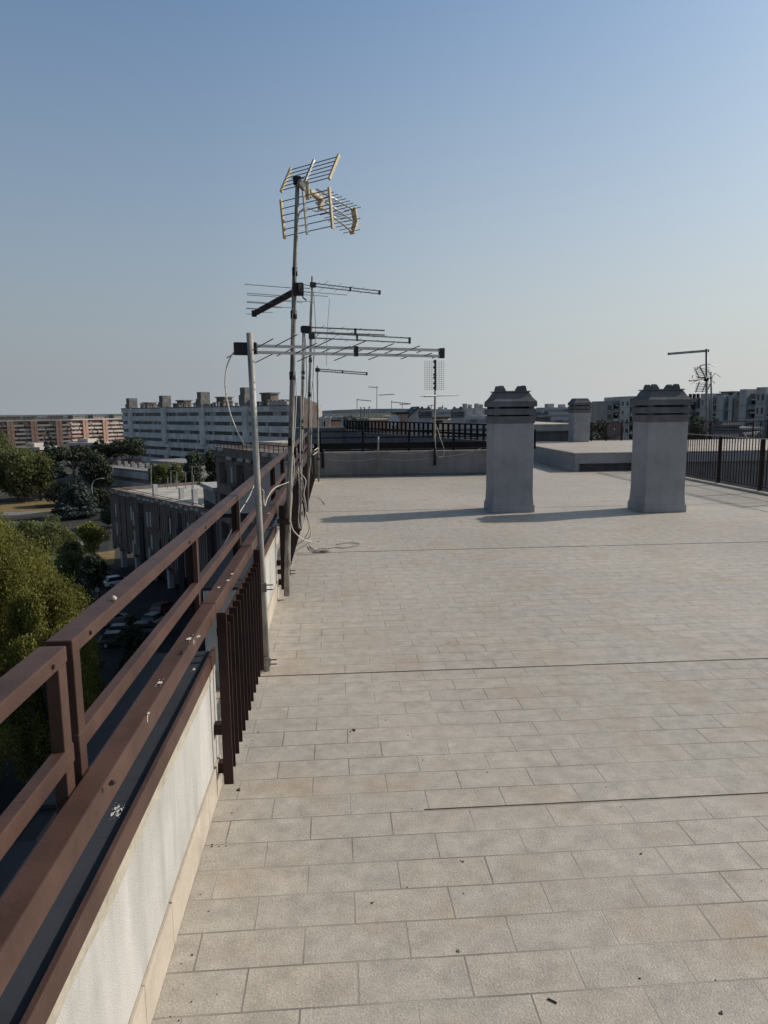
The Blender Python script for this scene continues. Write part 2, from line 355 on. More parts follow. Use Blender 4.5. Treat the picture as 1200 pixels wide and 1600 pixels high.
# ---- handrails
def rails(y0, y1, label):
    t = thing('handrail', label, 'railing', (-.57, (y0+y1)/2, .6), 'brown steel handrails on the left parapet')
    MB().box((-.627, y0, 1.083), (-.57, y1, 1.118)).build('top_rail', 'brown', t, bevel=.003)
    MB().box((-.599, y0, .861), (-.57, y1, .904)).build('middle_rail', 'brown', t, bevel=.003)
    return t
H1 = rails(-3, 1.478, 'nearest brown handrail section ending at the narrow gap')
H2 = rails(1.51, 17.1, 'long brown handrail section running to the far end wall')
MB().box((-.599, 1.43, .745), (-.571, 1.472, 1.083)).build('post', 'brown', H1, bevel=.002)
MB().box((-.599, .2, .745), (-.571, .24, 1.083)).build('post', 'brown', H1, bevel=.002)
MB().box((-.599, 1.513, .745), (-.571, 1.553, 1.083)).build('post', 'brown', H2, bevel=.002)
y = 2.92
while y < 17:
    MB().box((-.622, y+.001, .745), (-.574, y+.035, 1.083)).build('post_web', 'brown_dk', H2)
    MB().box((-.590, y-.022, .745), (-.571, y, 1.083)).build('post', 'brown', H2, bevel=.002)
    y += 1.31 if y < 4.5 else 1.28
lr = thing('lower_handrail', 'broad brown lower handrail tube with bird droppings in front of the parapet', 'railing', (-.54, 7, .744))
MB().box((-.568, -3, .744), (-.510, 2.92, .809)).build('rail', 'brown', lr, bevel=.004)
MB().box((-.568, 2.925, .744), (-.510, 17.1, .809)).build('rail', 'brown', lr, bevel=.004)
# droppings
def dropping(px, py, z, r, parent, streak=0):
    c = atZ(px, py, z); n = 11; vs = [(c.x+math.cos(t)*r*rnd.uniform(.2, .7), c.y+math.sin(t)*r*rnd.uniform(.3, 1.4), z+.0012) for t in [2*math.pi*k/n for k in range(n)]]
    mb = MB().poly(vs)
    for _ in range(6):
        a = c+Vector((rnd.uniform(-.7, .7)*r, rnd.uniform(-2.4, 2.4)*r, 0)); q = r*rnd.uniform(.04, .11)
        mb.poly([(a.x+math.cos(t)*q, a.y+math.sin(t)*q*2, z+.0012) for t in (0, 1.2, 2.5, 3.8, 5)])
    if streak: 
        mb.poly([(-.5094, c.y-.003, z-.004), (-.5094, c.y-.0035, z-.018), (-.5094, c.y-.0005, z-.027*streak), (-.5094, c.y+.0018, z-.014), (-.5094, c.y+.003, z-.004)])
    mb.build('bird_dropping', 'dropping', parent)
for (px, py, z, r, st) in ((250, 1067, .811, .016, 0), (296, 998, .811, .018, 1), (310, 995, .811, .014, 1), (342, 918, .811, .014, 0), (356, 907, .811, .015, 0), (363, 897, .811, .015, 0), (420, 802, .811, .02, 1), (232, 1115, .811, .008, 1)):
    dropping(px, py, z, r, lr, st)
for k in range(7): dropping(183+rnd.uniform(-9, 9), 1268+rnd.uniform(-7, 7), .604, rnd.uniform(.005, .013), P1)
dropping(303, 1046, .604, .012, P1)
for (px, py, s_) in ((178, 938, .007), (155, 962, .004)):
    c = atZ(px, py, 1.119)
# small dark dirt lumps on rail
for k, (px, py, z) in enumerate(((176, 1226, .812), (284, 1021, .812), (103, 1148, .605))):
    c = atZ(px, py, z); mb = MB()
    mb.tube([c+Vector((-.006, -.005, .002)), c+Vector((0, 0, .005)), c+Vector((.004, .008, .002))], [.003, .006, .003], 6)
    tag(mb.build('dirt_lump', 'rust'), ['dark dirt lump on the lower handrail left of the white wall', 'small dark dirt lump on the lower handrail near the baluster panel', 'dark dirt clump on the slate flashing below the handrail gap'][k], 'dirt')
c = atZ(178, 938, 1.118)
pb = MB().tube([c+Vector((0, 0, .0)), c+Vector((0, 0, .006)), c+Vector((0, 0, .012))], [.006, .0085, .003], 8).build('pebble', 'skirt', smooth=True)
tag(pb, 'tiny pale pebble lying on the top handrail', 'pebble')

# worn paint: rust spots and small bolt heads on the rails
for k in range(26):
    y_ = 1.0+rnd.random()**1.6*7; which = rnd.choice((0, 1, 1, 2)); x0, x1, z_, par = ((-.565, -.515, .8096, lr), (-.623, -.575, 1.1186, H1 if y_ < 1.47 else H2), (-.597, -.573, .9046, H1 if y_ < 1.47 else H2))[which]
    cx = rnd.uniform(x0+.004, x1-.004); r_ = rnd.uniform(.0012, .0035)
    MB().poly([(cx+math.cos(t)*r_*rnd.uniform(.6, 1), y_+math.sin(t)*r_*rnd.uniform(.8, 2.2), z_) for t in (0, .9, 1.8, 2.7, 3.6, 4.5, 5.4)]).build('rust_spot', 'rust', par)
for y_ in (1.40, 1.62, 2.75, 3.1):
    MB().tube([(-.5695, y_, 1.10), (-.566, y_, 1.10)], .005, 8).build('bolt_head', 'brown_dk', H1 if y_ < 1.47 else H2)

# ---- baluster panels hanging in the openings
def balpanel(y0, y1, label, step, first=False):
    t = thing('baluster_panel', label, 'railing panel', (-.478, (y0+y1)/2, .06), 'dark brown baluster panels in the parapet openings')
    X0, X1 = -.472, -.449
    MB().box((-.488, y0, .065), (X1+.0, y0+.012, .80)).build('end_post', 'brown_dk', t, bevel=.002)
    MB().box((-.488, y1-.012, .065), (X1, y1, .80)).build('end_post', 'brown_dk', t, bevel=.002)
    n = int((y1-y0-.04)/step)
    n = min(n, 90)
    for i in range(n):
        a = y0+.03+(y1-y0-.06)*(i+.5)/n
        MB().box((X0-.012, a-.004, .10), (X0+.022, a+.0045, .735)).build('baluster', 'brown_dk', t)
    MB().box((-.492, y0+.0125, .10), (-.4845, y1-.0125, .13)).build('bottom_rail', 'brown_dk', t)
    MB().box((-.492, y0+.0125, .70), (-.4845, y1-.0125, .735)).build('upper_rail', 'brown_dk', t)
    for yy in (y0+.03, y1-.07):
        for z in (.10, .27):
            MB().box((-.60, yy, z), (-.4925, yy+.04, z+.045)).build('wall_bracket', 'brown_dk', t)
    return t
balpanel(2.80, 4.12, 'nearest dark baluster panel standing over the tile edge beside the white wall', .115)
balpanel(6.05, 9.12, 'middle dark baluster panel behind the tall pole and its loose cables', .115)
balpanel(10.25, 15.5, 'farthest dark baluster panel before the end wall', .115)

# ---- end wall
ew = thing('end_wall', 'low shaded grey wall closing the far end of the terrace', 'wall', (2, YE+.1, 0))
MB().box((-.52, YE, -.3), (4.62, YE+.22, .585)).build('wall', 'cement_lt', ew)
MB().box((-.53, YE-.012, .585), (4.63, YE+.25, .603)).build('coping', 'skirt', ew)
MB().box((-.52, YE-.006, .0), (4.62, YE, .05)).build('skirting', 'cement_dk', ew)
er = thing('end_railing', 'dark brown railing on top of the far end wall', 'railing', (2, YE+.1, .6))
MB().box((-.5, YE-.04, .667), (4.66, YE+.03, .815)).build('lower_rail', 'railshade', er)
MB().box((-.5, YE+.0, .61), (4.66, YE+.03, .645)).build('toe_rail', 'railshade', er)
MB().box((-.5, YE+.01, .925), (4.66, YE+.04, .955)).build('middle_rail', 'railshade', er)
MB().box((-.5, YE+.0, 1.075), (4.66, YE+.06, 1.105)).build('top_rail', 'railshade', er)
for px in (500, 567, 639, 709, 775, 836):
    c = atY(px, 690, YE+.02); MB().box((c.x-.025, YE+.031, .604), (c.x+.025, YE+.05, 1.075)).build('post', 'railshade', er)
c = atY(504, 715, YE-.05)
MB().box((c.x-.03, YE-.05, .22), (c.x+.03, YE-.013, .80)).build('post', 'railshade', er)
# short return pier at the right end of the end wall
rp = thing('wall_pier', 'narrow grey pier with a flared foot behind the nearer chimney', 'pier', (4.8, YE+.4, 0))
MB().loft([[(4.63-a, YE+.23-a, z), (4.78+a, YE+.23-a, z), (4.78+a, YE+.9, z), (4.63-a, YE+.9, z)] for z, a in ((0, .03), (.12, .02), (.35, 0), (.62, 0))]).build('body', 'cement', rp)
rr = thing('return_railing', 'dark railing end with stacked black rails beside the grey pier', 'railing', (4.7, YE+.6, .6))
for z in (.65, .72, .93, 1.07): MB().box((4.68, YE+.3, z), (4.73, YE+3.5, z+.04)).build('rail', 'brown_dk', rr)
MB().box((4.66, YE+.28, .62), (4.75, YE+.31, 1.12)).build('post', 'brown_dk', rr)
# cables drooping on the end wall
def catcurve(a, b, sag, n=12):
    a, b = Vector(a), Vector(b); return [a.lerp(b, t/n)+Vector((0, 0, -sag*4*(t/n)*(1-t/n))) for t in range(n+1)]
for k, (p, q, sag, l) in enumerate((((515, 706), (592, 703), .07, 'grey cable sagging on the end wall, upper left'), ((600, 704), (678, 702), .09, 'grey cable sagging on the end wall between the stub pipe and the black mast'),
        ((512, 718), (590, 716), .05, 'lower grey cable sagging on the left of the end wall'), ((594, 717), (672, 716), .04, 'lower grey cable sagging in the middle of the end wall'), ((684, 713), (752, 700), .06, 'grey cable sagging on the right of the end wall'))):
    o = MB().tube(catcurve(atY(*p, YE-.02), atY(*q, YE-.02), sag), .005, 5).build('cable', 'cable', smooth=True); tag(o, l, 'cable')

# ---- right fence
FX = 7.85
fe = thing('picket_fence', 'thin dark metal picket fence along the right edge of the terrace', 'fence', (FX, 14, 0))
MB().box((FX-.012, 11.0, .985), (FX+.012, 17.45, 1.0)).build('top_rail', 'galv_old', fe)
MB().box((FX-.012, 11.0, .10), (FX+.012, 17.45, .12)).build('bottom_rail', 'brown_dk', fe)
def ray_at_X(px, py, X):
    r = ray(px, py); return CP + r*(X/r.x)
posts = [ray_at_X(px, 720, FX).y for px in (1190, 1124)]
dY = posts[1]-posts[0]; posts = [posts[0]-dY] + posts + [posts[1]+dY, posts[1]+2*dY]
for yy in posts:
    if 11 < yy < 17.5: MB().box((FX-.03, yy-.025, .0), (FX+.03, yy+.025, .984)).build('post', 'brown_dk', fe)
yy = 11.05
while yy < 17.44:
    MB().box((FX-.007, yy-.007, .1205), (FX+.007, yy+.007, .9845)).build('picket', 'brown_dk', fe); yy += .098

# ---- chimneys
def ring(cx, cy, hx, hy, z): return [(cx-hx, cy-hy, z), (cx+hx, cy-hy, z), (cx+hx, cy+hy, z), (cx-hx, cy+hy, z)]
def chimney(x, y, z, label, hx=.305, hy=.28, h=1.40, crown=True, s=1.0, group='grey rendered chimneys with louvred caps'):
    t = thing('chimney', label, 'chimney', (x, y, z), group)
    secs = [(0, .030), (.115, .028), (.118, .016), (.18, .009), (.32, .002), (h, 0)]
    if not crown: secs = [(0, 0), (h, 0)]
    MB().loft([ring(x, y, hx+a, hy+a, z+q) for q, a in secs]).build('shaft', 'cement', t, bevel=.012)
    k = h-1.385
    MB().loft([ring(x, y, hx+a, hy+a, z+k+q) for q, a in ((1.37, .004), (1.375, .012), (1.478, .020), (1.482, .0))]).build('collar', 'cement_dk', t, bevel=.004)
    MB().box((x-hx+.06, y-hy+.06, z+k+1.478), (x+hx-.06, y+hy-.06, z+k+1.66)).build('flue_shade', 'dark', t)  # solid near-black block gives the louvre gaps their shade by colour
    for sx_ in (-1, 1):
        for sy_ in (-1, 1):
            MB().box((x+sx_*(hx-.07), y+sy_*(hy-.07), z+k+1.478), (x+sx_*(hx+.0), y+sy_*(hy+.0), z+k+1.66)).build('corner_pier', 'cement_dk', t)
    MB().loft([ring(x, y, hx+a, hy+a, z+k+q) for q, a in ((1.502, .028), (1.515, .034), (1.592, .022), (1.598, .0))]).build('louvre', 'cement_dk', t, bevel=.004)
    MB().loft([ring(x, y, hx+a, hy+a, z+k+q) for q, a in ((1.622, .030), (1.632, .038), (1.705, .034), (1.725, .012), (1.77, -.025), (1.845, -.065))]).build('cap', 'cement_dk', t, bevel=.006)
    if crown:
        MB().box((x-hx+.045, y-hy+.045, z+k+1.847), (x+hx-.045, y+hy-.045, z+k+1.862)).build('crown_plate', 'cement_dk', t)
        for sx_ in (-1, 1):
            for sy_ in (-1, 1):
                cx, cy = x+sx_*.16, y+sy_*.115; mb = MB(); wob = (sx_*7+sy_*3+x*5) % 1*.01
                mb.loft([ring(cx+sx_*o_, cy, a, b, z+k+q) for q, a, b, o_ in ((1.8625, .058, .05, -.0), (1.895, .05, .042, .006), (1.93+wob, .034, .03, .012), (1.938+wob, .028, .025, .014))])
                mb.build('crown_block', 'cement_dk', t, bevel=.005)
    return t
chimney(2.735, 11.02, 0, 'grey rendered chimney left of centre on the tiled terrace', h=1.385)
c2 = chimney(5.0, 10.70, 0, 'grey rendered chimney on the right of the terrace, beside the picket fence', h=1.385)

# ---- raised slabs beyond the terrace
SY = 17.5
s1 = thing('raised_roof_slab', 'low raised roof slab with a sunlit tiled top behind the chimneys', 'roof slab', (9, 20, 0))
MB().box((6.02, SY, .20), (22, 23.6, .452)).build('slab', 'cement', s1)
MB().box((6.0, SY-.02, .4525), (22, 23.62, .47)).build('edge_tiles', 'skirt', s1)
MB().box((6.04, SY+.04, .4705), (21.9, 23.5, .474)).build('roof_tiles', 'tile_far', s1)
MB().box((6.04, SY+.02, -.05), (6.14, 23.5, .2)).build('side_wall', 'cement', s1)
MB().box((6.15, SY+.22, -.05), (7.9, 23.5, .2)).build('recess', 'cement_dk', s1)  # darker grey carries the shade under the slab in its colour
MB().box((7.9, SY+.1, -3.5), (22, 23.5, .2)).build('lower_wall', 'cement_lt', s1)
s2 = thing('upper_roof_slab', 'second higher roof slab with a pale top edge left of the small chimney', 'roof slab', (8, 25, .4))
MB().box((6.7, 24.4, .80), (8.4, 30, 1.02)).build('slab', 'cement', s2)
MB().box((6.68, 24.38, 1.0205), (8.42, 30, 1.04)).build('edge_tiles', 'skirt', s2)
MB().box((6.75, 24.6, -.1), (8.35, 29.9, .8)).build('wall', 'cement_dk', s2)
c3 = chimney(8.12, 23.3, .474, 'smaller plain chimney standing on the raised roof slab', hx=.27, hy=.27, h=.965, crown=False)

# far edge railing of the slab
fr = thing('slab_railing', 'thin black railing behind the raised roof slab', 'railing', (12, 23.8, .4))
YR = 23.75
for px in (924, 947, 971, 1078, 1110, 1176, 1199, 1225):
    c = atY(px, 680, YR); MB().box((c.x-.02, YR-.02, .3), (c.x+.02, YR+.02, 1.08)).build('post', 'brown_dk', fr)
xa, xb = atY(921, 680, YR).x, atY(1260, 680, YR).x
MB().box((xa, YR-.01, 1.06), (xb, YR+.01, 1.085)).build('top_rail', 'brown_dk', fr)
MB().box((xa, YR-.01, .50), (xb, YR+.01, .52)).build('bottom_rail', 'brown_dk', fr)
n = 90
for i in range(n):
    xx = xa+(xb-xa)*(i+.5)/n; MB().box((xx-.005, YR-.005, .5205), (xx+.005, YR+.005, 1.0595)).build('picket', 'brown_dk', fr)
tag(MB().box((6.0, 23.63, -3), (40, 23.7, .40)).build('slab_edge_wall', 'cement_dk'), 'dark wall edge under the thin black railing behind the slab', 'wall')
# ================================================================== MASTS AND ANTENNAS
def mast(pts, r, label, m='galv', group='antenna masts clamped to the parapet', sleeves=(), base=None, name='antenna_mast'):
    t = thing(name, label, 'mast', pts[0], group)
    MB().tube(pts, r, 12).build('pole', m, t, smooth=True)
    for s_ in sleeves:
        # s_ = height fraction
        f = s_*(len(pts)-1); i = min(int(f), len(pts)-2); p = Vector(pts[i]).lerp(Vector(pts[i+1]), f-i)
        d = (Vector(pts[i+1])-Vector(pts[i])).normalized()
        MB().tube([p-d*.035, p+d*.035], (r if not isinstance(r, (list, tuple)) else r[0])*1.22, 12).build('tape_band', 'black', t, smooth=True)
    return t
def clamp(t, p, r, side=-1, m='rust', bolts=True):
    p = Vector(p)
    MB().box((p.x-r-.006, p.y-r-.012, p.z-.028), (p.x+r+.006, p.y-r-.002, p.z+.028)).box((p.x-r-.012-.05, p.y-.014, p.z-.018), (p.x-r-.001, p.y+.014, p.z+.018)).build('clamp', m, t)
    if bolts:
        for dz in (-.014, .014):
            MB().tube([p+Vector((-.03, -r-.006, dz)), p+Vector((r+.045, -r-.006, dz))], .0038, 6).build('bolt', 'rust', t)
# antennas -------------------------------------------------------------
def lpda(P, B, L, E, longest, shortest, n, label, gap=.035, th=.018, m='alu', rodm='rod', rr=.003, clampm='black', group=None, endcap=True, mid=.55, start=.02, vgap=(0, 0, 1)):
    P = Vector(P); B = Vector(B).normalized(); E = Vector(E).normalized(); V = Vector(vgap)
    t = thing('log_periodic_antenna', label, 'antenna', P, group)
    for s_ in (-1, 1):
        o = V*(s_*gap/2); MB().bar(P-B*.03+o, P+B*L+o, th, th).build('boom', m, t)
    for i in range(n):
        f = start+(1-start-.02)*(i/(n-1))**.85; ln = longest+(shortest-longest)*(i/(n-1))**.75
        s_ = 1 if i % 2 else -1
        q = P+B*(L*f)
        MB().tube([q+V*(s_*gap/2), q+V*(s_*gap/2)+E*(ln/2)], rr, 5).tube([q-V*(s_*gap/2), q-V*(s_*gap/2)-E*(ln/2)], rr, 5).build('element', rodm, t)
    side = B.cross(V).normalized()
    def blk(f, a, h):
        q = P+B*(L*f); MB().bar(q-B*a/2, q+B*a/2, th+.014, h).build('spacer', clampm, t)
    if mid: blk(mid, .022, gap+th+.006)
    if endcap: blk(1.0, .030, gap+th+.008)
    MB().bar(P-B*.045, P+B*.045, th+.022, gap+th+.018).build('mount_block', clampm, t, bevel=.004)
    return t
def world(px, py, Y): return atY(px, py, Y)
# mast 1 : plain galvanised pipe
p0, p1 = world(418, 1055, 4.28), world(390, 520, 4.12)
pm = p0.lerp(p1, .5)
M1 = mast([p0, pm, p1], .0185, 'short leaning galvanised pipe in front, carrying the long horizontal antenna')
for py in (1030, 905):
    f = (1055-py)/(1055-520); clamp(M1, p0.lerp(p1, f), .0185, m='galv_old')
Ya = 4.15
A = world(378, 545, Ya); Bp = world(690, 552, Ya+.28)
Bd = (Bp-A); LL = Bd.length
sn = math.radians(30)
E1 = Vector((math.sin(sn), -math.cos(sn), .14))
AN1 = lpda(A, Bd, LL, E1, .66, .12, 12, 'long horizontal antenna with pale twin booms on the short leaning pipe', gap=.036, th=.016, m='alu', rr=.003, start=.03)
MB().box((A.x-.015, A.y-.024, A.z-.030), (A.x+.085, A.y+.024, A.z+.034)).build('junction_box', 'black', AN1, bevel=.004)
# rear coax connector + cable
ca = [world(372, 546, Ya), world(362, 555, Ya), world(354, 575, Ya), world(352, 605, Ya), world(358, 640, Ya), world(368, 668, Ya), world(381, 694, Ya)]
def smoothpts(P, n=5):
    P = [Vector(p) for p in P]; o = []
    for i in range(len(P)-1):
        a, b, c, d = P[max(i-1, 0)], P[i], P[i+1], P[min(i+2, len(P)-1)]
        for k in range(n):
            t = k/n; o.append(.5*((2*b)+(c-a)*t+(2*a-5*b+4*c-d)*t*t+(3*b-a-3*c+d)*t**3))
    return o+[P[-1]]
def cable(P, r, label, m='cable', n=5, cat='cable', group=None):
    o = MB().tube(smoothpts(P, n), r, 6).build('cable', m, smooth=True); return tag(o, label, cat, group)
cable(ca, .0042, 'white coaxial cable hanging in a loop from the long horizontal antenna')
# mast 2 : tall main mast, slightly crooked
Y2 = 6.05
pts2 = [world(448, 932, Y2-.1), world(449, 860, Y2), world(455, 680, Y2), world(458, 540, Y2), world(460, 440, Y2), world(463, 350, Y2), world(465, 275, Y2)]
M2 = mast(pts2, [.024, .024, .023, .021, .019, .017, .017], 'tallest mast, weathered and taped, rising above the middle baluster panel', 'galv_old')
for py in (690, 586, 491, 424):
    i = max(k for k in range(len(pts2)-1) if True and (932, 860, 680, 540, 440, 350, 275)[k] >= py); a = (932, 860, 680, 540, 440, 350, 275)
    f = (a[i]-py)/(a[i]-a[i+1]); p = pts2[i].lerp(pts2[i+1], f)
    MB().tube([p-Vector((0, 0, .035)), p+Vector((0, 0, .03))], .0265 if py > 480 else .022, 12).build('tape_band', 'black', M2, smooth=True)
for py in (814, 893): clamp(M2, world(449, py, Y2), .024, m='rust')
# top : corner reflector antenna with three booms
R0 = world(479, 296, Y2)
az = math.radians(36); Bv = Vector((math.sin(az), math.cos(az), -.16)).normalized(); Ev = Vector((math.cos(az), -math.sin(az), .03)).normalized(); Vv = Ev.cross(Bv).normalized()
if Vv.z < 0: Vv = -Vv
CR = thing('corner_reflector_antenna', 'topmost television antenna with two grid reflectors and cream plastic ends', 'antenna', R0)
def grid(up):
    g = 1 if up else -1
    # six reflector rods, panel flares forward
    d = (Vv*g*.92+Bv*(.42 if up else .22)).normalized()
    start = R0+Vv*g*(.035 if up else .06)-Bv*.02
    half = .245
    n = 6; step = .046 if up else .054
    for i in range(n):
        q = start+d*(step*i)-Ev*.0; 
        MB().tube([q-Ev*half, q+Ev*half], .0038, 6).build('reflector_rod', 'alu_dk', CR)
    for s_ in (-1, 1):
        a = start-d*.018+Ev*s_*half; b = start+d*(step*(n-1)+.02)+Ev*s_*half
        MB().bar(a, b, .026, .018, up=Ev).build('end_strip', 'cream', CR, bevel=.003)
    a = start-d*.03; b = start+d*(step*(n-1)+.03); MB().bar(a-Bv*.012, b-Bv*.012, .018, .018).build('reflector_spine', 'alu', CR)
grid(True); grid(False)
# cream clamp, feed box
MB().bar(R0-Bv*.10+Vv*.02, R0+Bv*.06-Vv*.03, .03, .05).build('mount_arm', 'galv_old', CR, bevel=.004)
MB().box((-.022, -.03, -.075), (.022, .03, .06), Matrix.Translation(R0)).build('hub', 'cream', CR, bevel=.008)
fb = R0+Bv*.13-Vv*.0
MB().bar(fb-Bv*.10, fb+Bv*.07, .045, .04, up=Vv).bar(fb+Bv*.03+Vv*.03, fb+Bv*.075-Vv*.085, .03, .045, up=Ev).build('feed_box', 'cream', CR, bevel=.012)
MB().bar(fb+Bv*.02-Vv*.10+Ev*.02, fb+Bv*.05-Vv*.02+Ev*.03, .03, .03).build('feed_plug', 'cream', CR, bevel=.006)
offs = (.10, .0, -.10)
LB = .66
for k, o_ in enumerate(offs):
    a = R0+Bv*.13+Vv*(o_*.55)+Ev*0; b = R0+Bv*LB+Vv*o_
    MB().tube([a, b], .0085, 8).build('boom', 'alu', CR, smooth=True)
    for i in range(9):
        q = a.lerp(b, .12+.86*i/8); ln = .09
        MB().tube([q-Ev*ln, q+Ev*ln], .0034, 5).build('director', 'alu_dk', CR)
q = R0+Bv*LB
MB().prism([(-.11, -.0), (-.06, .03), (.06, .03), (.11, 0), (.06, -.012), (-.06, -.012)], -.013, .013, 'x')
mb = MB(); 
for s0, s1 in (((-.115, .0), (-.0, .045)), ((.0, .045), (.115, .0))):
    mb.bar(q+Vv*s0[0]+Bv*s0[1], q+Vv*s1[0]+Bv*s1[1], .05, .022, up=Bv)
mb.build('front_strip', 'cream', CR, bevel=.004)
clampp = world(464, 283, Y2)
MB().box((clampp.x-.03, clampp.y-.035, clampp.z-.025), (clampp.x+.035, clampp.y+.03, clampp.z+.03)).build('mast_clamp', 'black', CR, bevel=.006)
MB().tube([clampp+Vector((-.04, -.02, .015)), clampp+Vector((.06, -.02, .015))], .004, 6).tube([clampp+Vector((-.03, -.02, -.01)), clampp+Vector((.08, -.02, -.02))], .004, 6).build('bolt', 'rust', CR)
cable([R0+Bv*.17-Vv*.05, R0+Bv*.15-Vv*.12, R0+Bv*.02-Vv*.14, world(470, 330, Y2-.03), world(465, 345, Y2-.03), world(463, 380, Y2-.03), world(461, 430, Y2-.03), world(463, 455, Y2-.03), world(460, 490, Y2-.03)], .0042, 'thin grey cable running down from the topmost antenna', 'cable_dk')
# second : dark log periodic on the main mast pointing away left
A = world(467, 452, Y2-.03); Bp = world(397, 490, Y2+.95)
Bd = Bp-A
E2 = Vector((Bd.y, -Bd.x, 0)).normalized()
LP2 = lpda(A, Bd, Bd.length, E2, .90, .18, 8, 'dark antenna with a thick angled boom pointing away on the tallest mast', gap=.022, th=.026, m='rust', rodm='alu_dk', rr=.003, start=.02, mid=None)
MB().box((A.x-.05, A.y-.03, A.z-.05), (A.x+.04, A.y+.03, A.z+.05)).build('clamp_body', 'rust', LP2, bevel=.01)
MB().tube([A+Vector((.02, 0, -.03)), A+Vector((.035, -.01, -.07)), A+Vector((.06, -.01, -.09))], .006, 6).build('plug', 'black', LP2)
for dz in (-.02, .01, .035): MB().tube([A+Vector((0, -.03, dz)), A+Vector((.09, -.03, dz-.01))], .003, 5).build('bolt', 'rust', LP2)
# mast 3
Y3 = 8.3
pts3 = [world(468, 826, Y3), world(470, 720, Y3), world(473, 600, Y3), world(475, 509, Y3)]
M3 = mast(pts3, [.021, .021, .019, .017], 'shorter bent mast just right of the tallest one, wrapped in cables', 'galv_old')
for py, rr_ in ((582, .024), (658, .027), (668, .027), (706, .026), (590, .022)):
    f = (826-py)/(826-509)*3; i = min(int(f), 2); p = world(468+(475-468)*(826-py)/317, py, Y3)
    MB().tube([p-Vector((0, 0, .018)), p+Vector((0, 0, .018))], rr_, 10).build('tape_band', 'black', M3, smooth=True)
A = world(478, 515, Y3); Bp = world(601, 520, Y3+.2)
L3 = lpda(A, Bp-A, (Bp-A).length, (.34, -.94, .1), .35, .08, 9, 'upper of two crossed antennas behind the tallest mast, on the shorter bent mast', gap=.052, th=.014, m='alu_dk', rr=.0025, endcap=False, mid=.62)
MB().box((A.x-.06, A.y-.03, A.z-.03), (A.x+.06, A.y+.03, A.z+.035)).build('junction_box', 'black', L3, bevel=.006)
Y4 = 11.3
pts4 = [world(480, 800, Y4), world(483, 640, Y4), world(486, 520, Y4), world(488, 432, Y4)]
M4 = mast(pts4, [.022, .021, .018, .017], 'tall slim mast behind the bent one, carrying two antennas', 'galv_old', sleeves=(.4, .55))
A = world(487, 524, Y4-.03); Bp = world(640, 532, Y4+.5)
L4 = lpda(A, Bp-A, (Bp-A).length, (.34, -.94, .1), .5, .1, 11, 'longer lower antenna crossing behind the pair, ending in a square black cap', gap=.075, th=.018, m='alu_dk', rr=.003, mid=.45)
A = world(489, 445, Y4-.03); Bp = world(593, 457, Y4+.35)
L5 = lpda(A, Bp-A, (Bp-A).length, (.34, -.94, .1), .5, .1, 11, 'highest slim antenna at the top of the second-tallest mast', gap=.045, th=.014, m='alu_dk', rr=.0028, mid=.55)
# long whip pieces hanging from it
o = MB().tube([world(515, 467, Y4), world(511, 520, Y4), world(510, 571, Y4)], .0035, 5).build('broken_rod', 'alu_dk'); tag(o, 'thin broken antenna rod hanging beside the crossed antennas', 'rod')
Y5 = 15.4
M5 = mast([world(498, 753, Y5), world(497, 680, Y5), world(496, 572, Y5)], .019, 'thin straight mast nearest the end wall on the left side', 'galv_old', sleeves=(.25,))
A = world(496, 578, Y5); Bp = world(573, 584, Y5+.3)
lpda(A, Bp-A, (Bp-A).length, (.34, -.94, .1), .4, .1, 9, 'small slim antenna on the thin mast nearest the end wall', gap=.04, th=.02, m='alu_dk', rr=.003, mid=.5)
# panel antenna on end wall
YP = YE-.06
M6 = mast([world(679.5, 728, YP), world(679, 660, YP), world(681, 562, YP)], .024, 'black-footed mast fixed to the end wall, with a grid antenna', 'galv_old', name='antenna_mast')
MB().tube([world(679.5, 727, YP-.01), world(679.5, 690, YP-.01)], .034, 10).build('foot_sleeve', 'black', M6, smooth=True)
gp_ = thing('grid_antenna', 'square wire grid panel antenna on the end wall mast', 'antenna', world(680, 580, YP))
gx0, gx1 = world(664, 585, YP).x, world(694, 585, YP).x; gz0, gz1 = world(680, 609, YP).z, world(680, 564, YP).z
for i in range(9):
    if i == 4: continue
    xx = gx0+(gx1-gx0)*i/8; MB().tube([(xx, YP+.05, gz0), (xx, YP+.05, gz1)], .0035, 4).build('grid_wire', 'alu_dk', gp_)
for i in range(15):
    zz = gz0+(gz1-gz0)*i/14; MB().tube([(gx0, YP+.05, zz), (gx1, YP+.05, zz)], .0028, 4).build('grid_wire', 'alu_dk', gp_)
for zc in (565, 574, 585, 590, 599, 606):
    c = world(680, zc, YP-.04); MB().box((c.x-.045, c.y-.02, c.z-.025), (c.x+.01, c.y+.03, c.z+.025)).build('dipole_block', 'black', gp_)
MB().box((world(680, 600, YP).x-.02, YP-.03, gz0-.02), (world(680, 600, YP).x+.02, YP+.03, gz1+.03)).build('support_bar', 'black', gp_)
A = world(663, 619, YP)
ya = thing('yagi_antenna', 'small horizontal antenna seen end-on below the grid panel', 'antenna', world(680, 619, YP))
MB().tube([world(663, 619.5, YP-.3), world(681, 618.5, YP)], .02, 6).build('boom', 'alu_dk', ya)
for i in range(6):
    c = world(664+i*4, 619.3, YP-.3+.07*i); e_ = .22+.06*i; MB().tube([c+Vector((-e_*.6, 0, -.0)), c+Vector((e_, 0, .01))], .004, 4).build('element', 'alu_dk', ya)
mast([world(591.5, 732, YP), world(591, 700, YP), world(591, 682, YP)], .022, 'short bare stub pipe on the end wall', 'galv_old', name='stub_pipe')
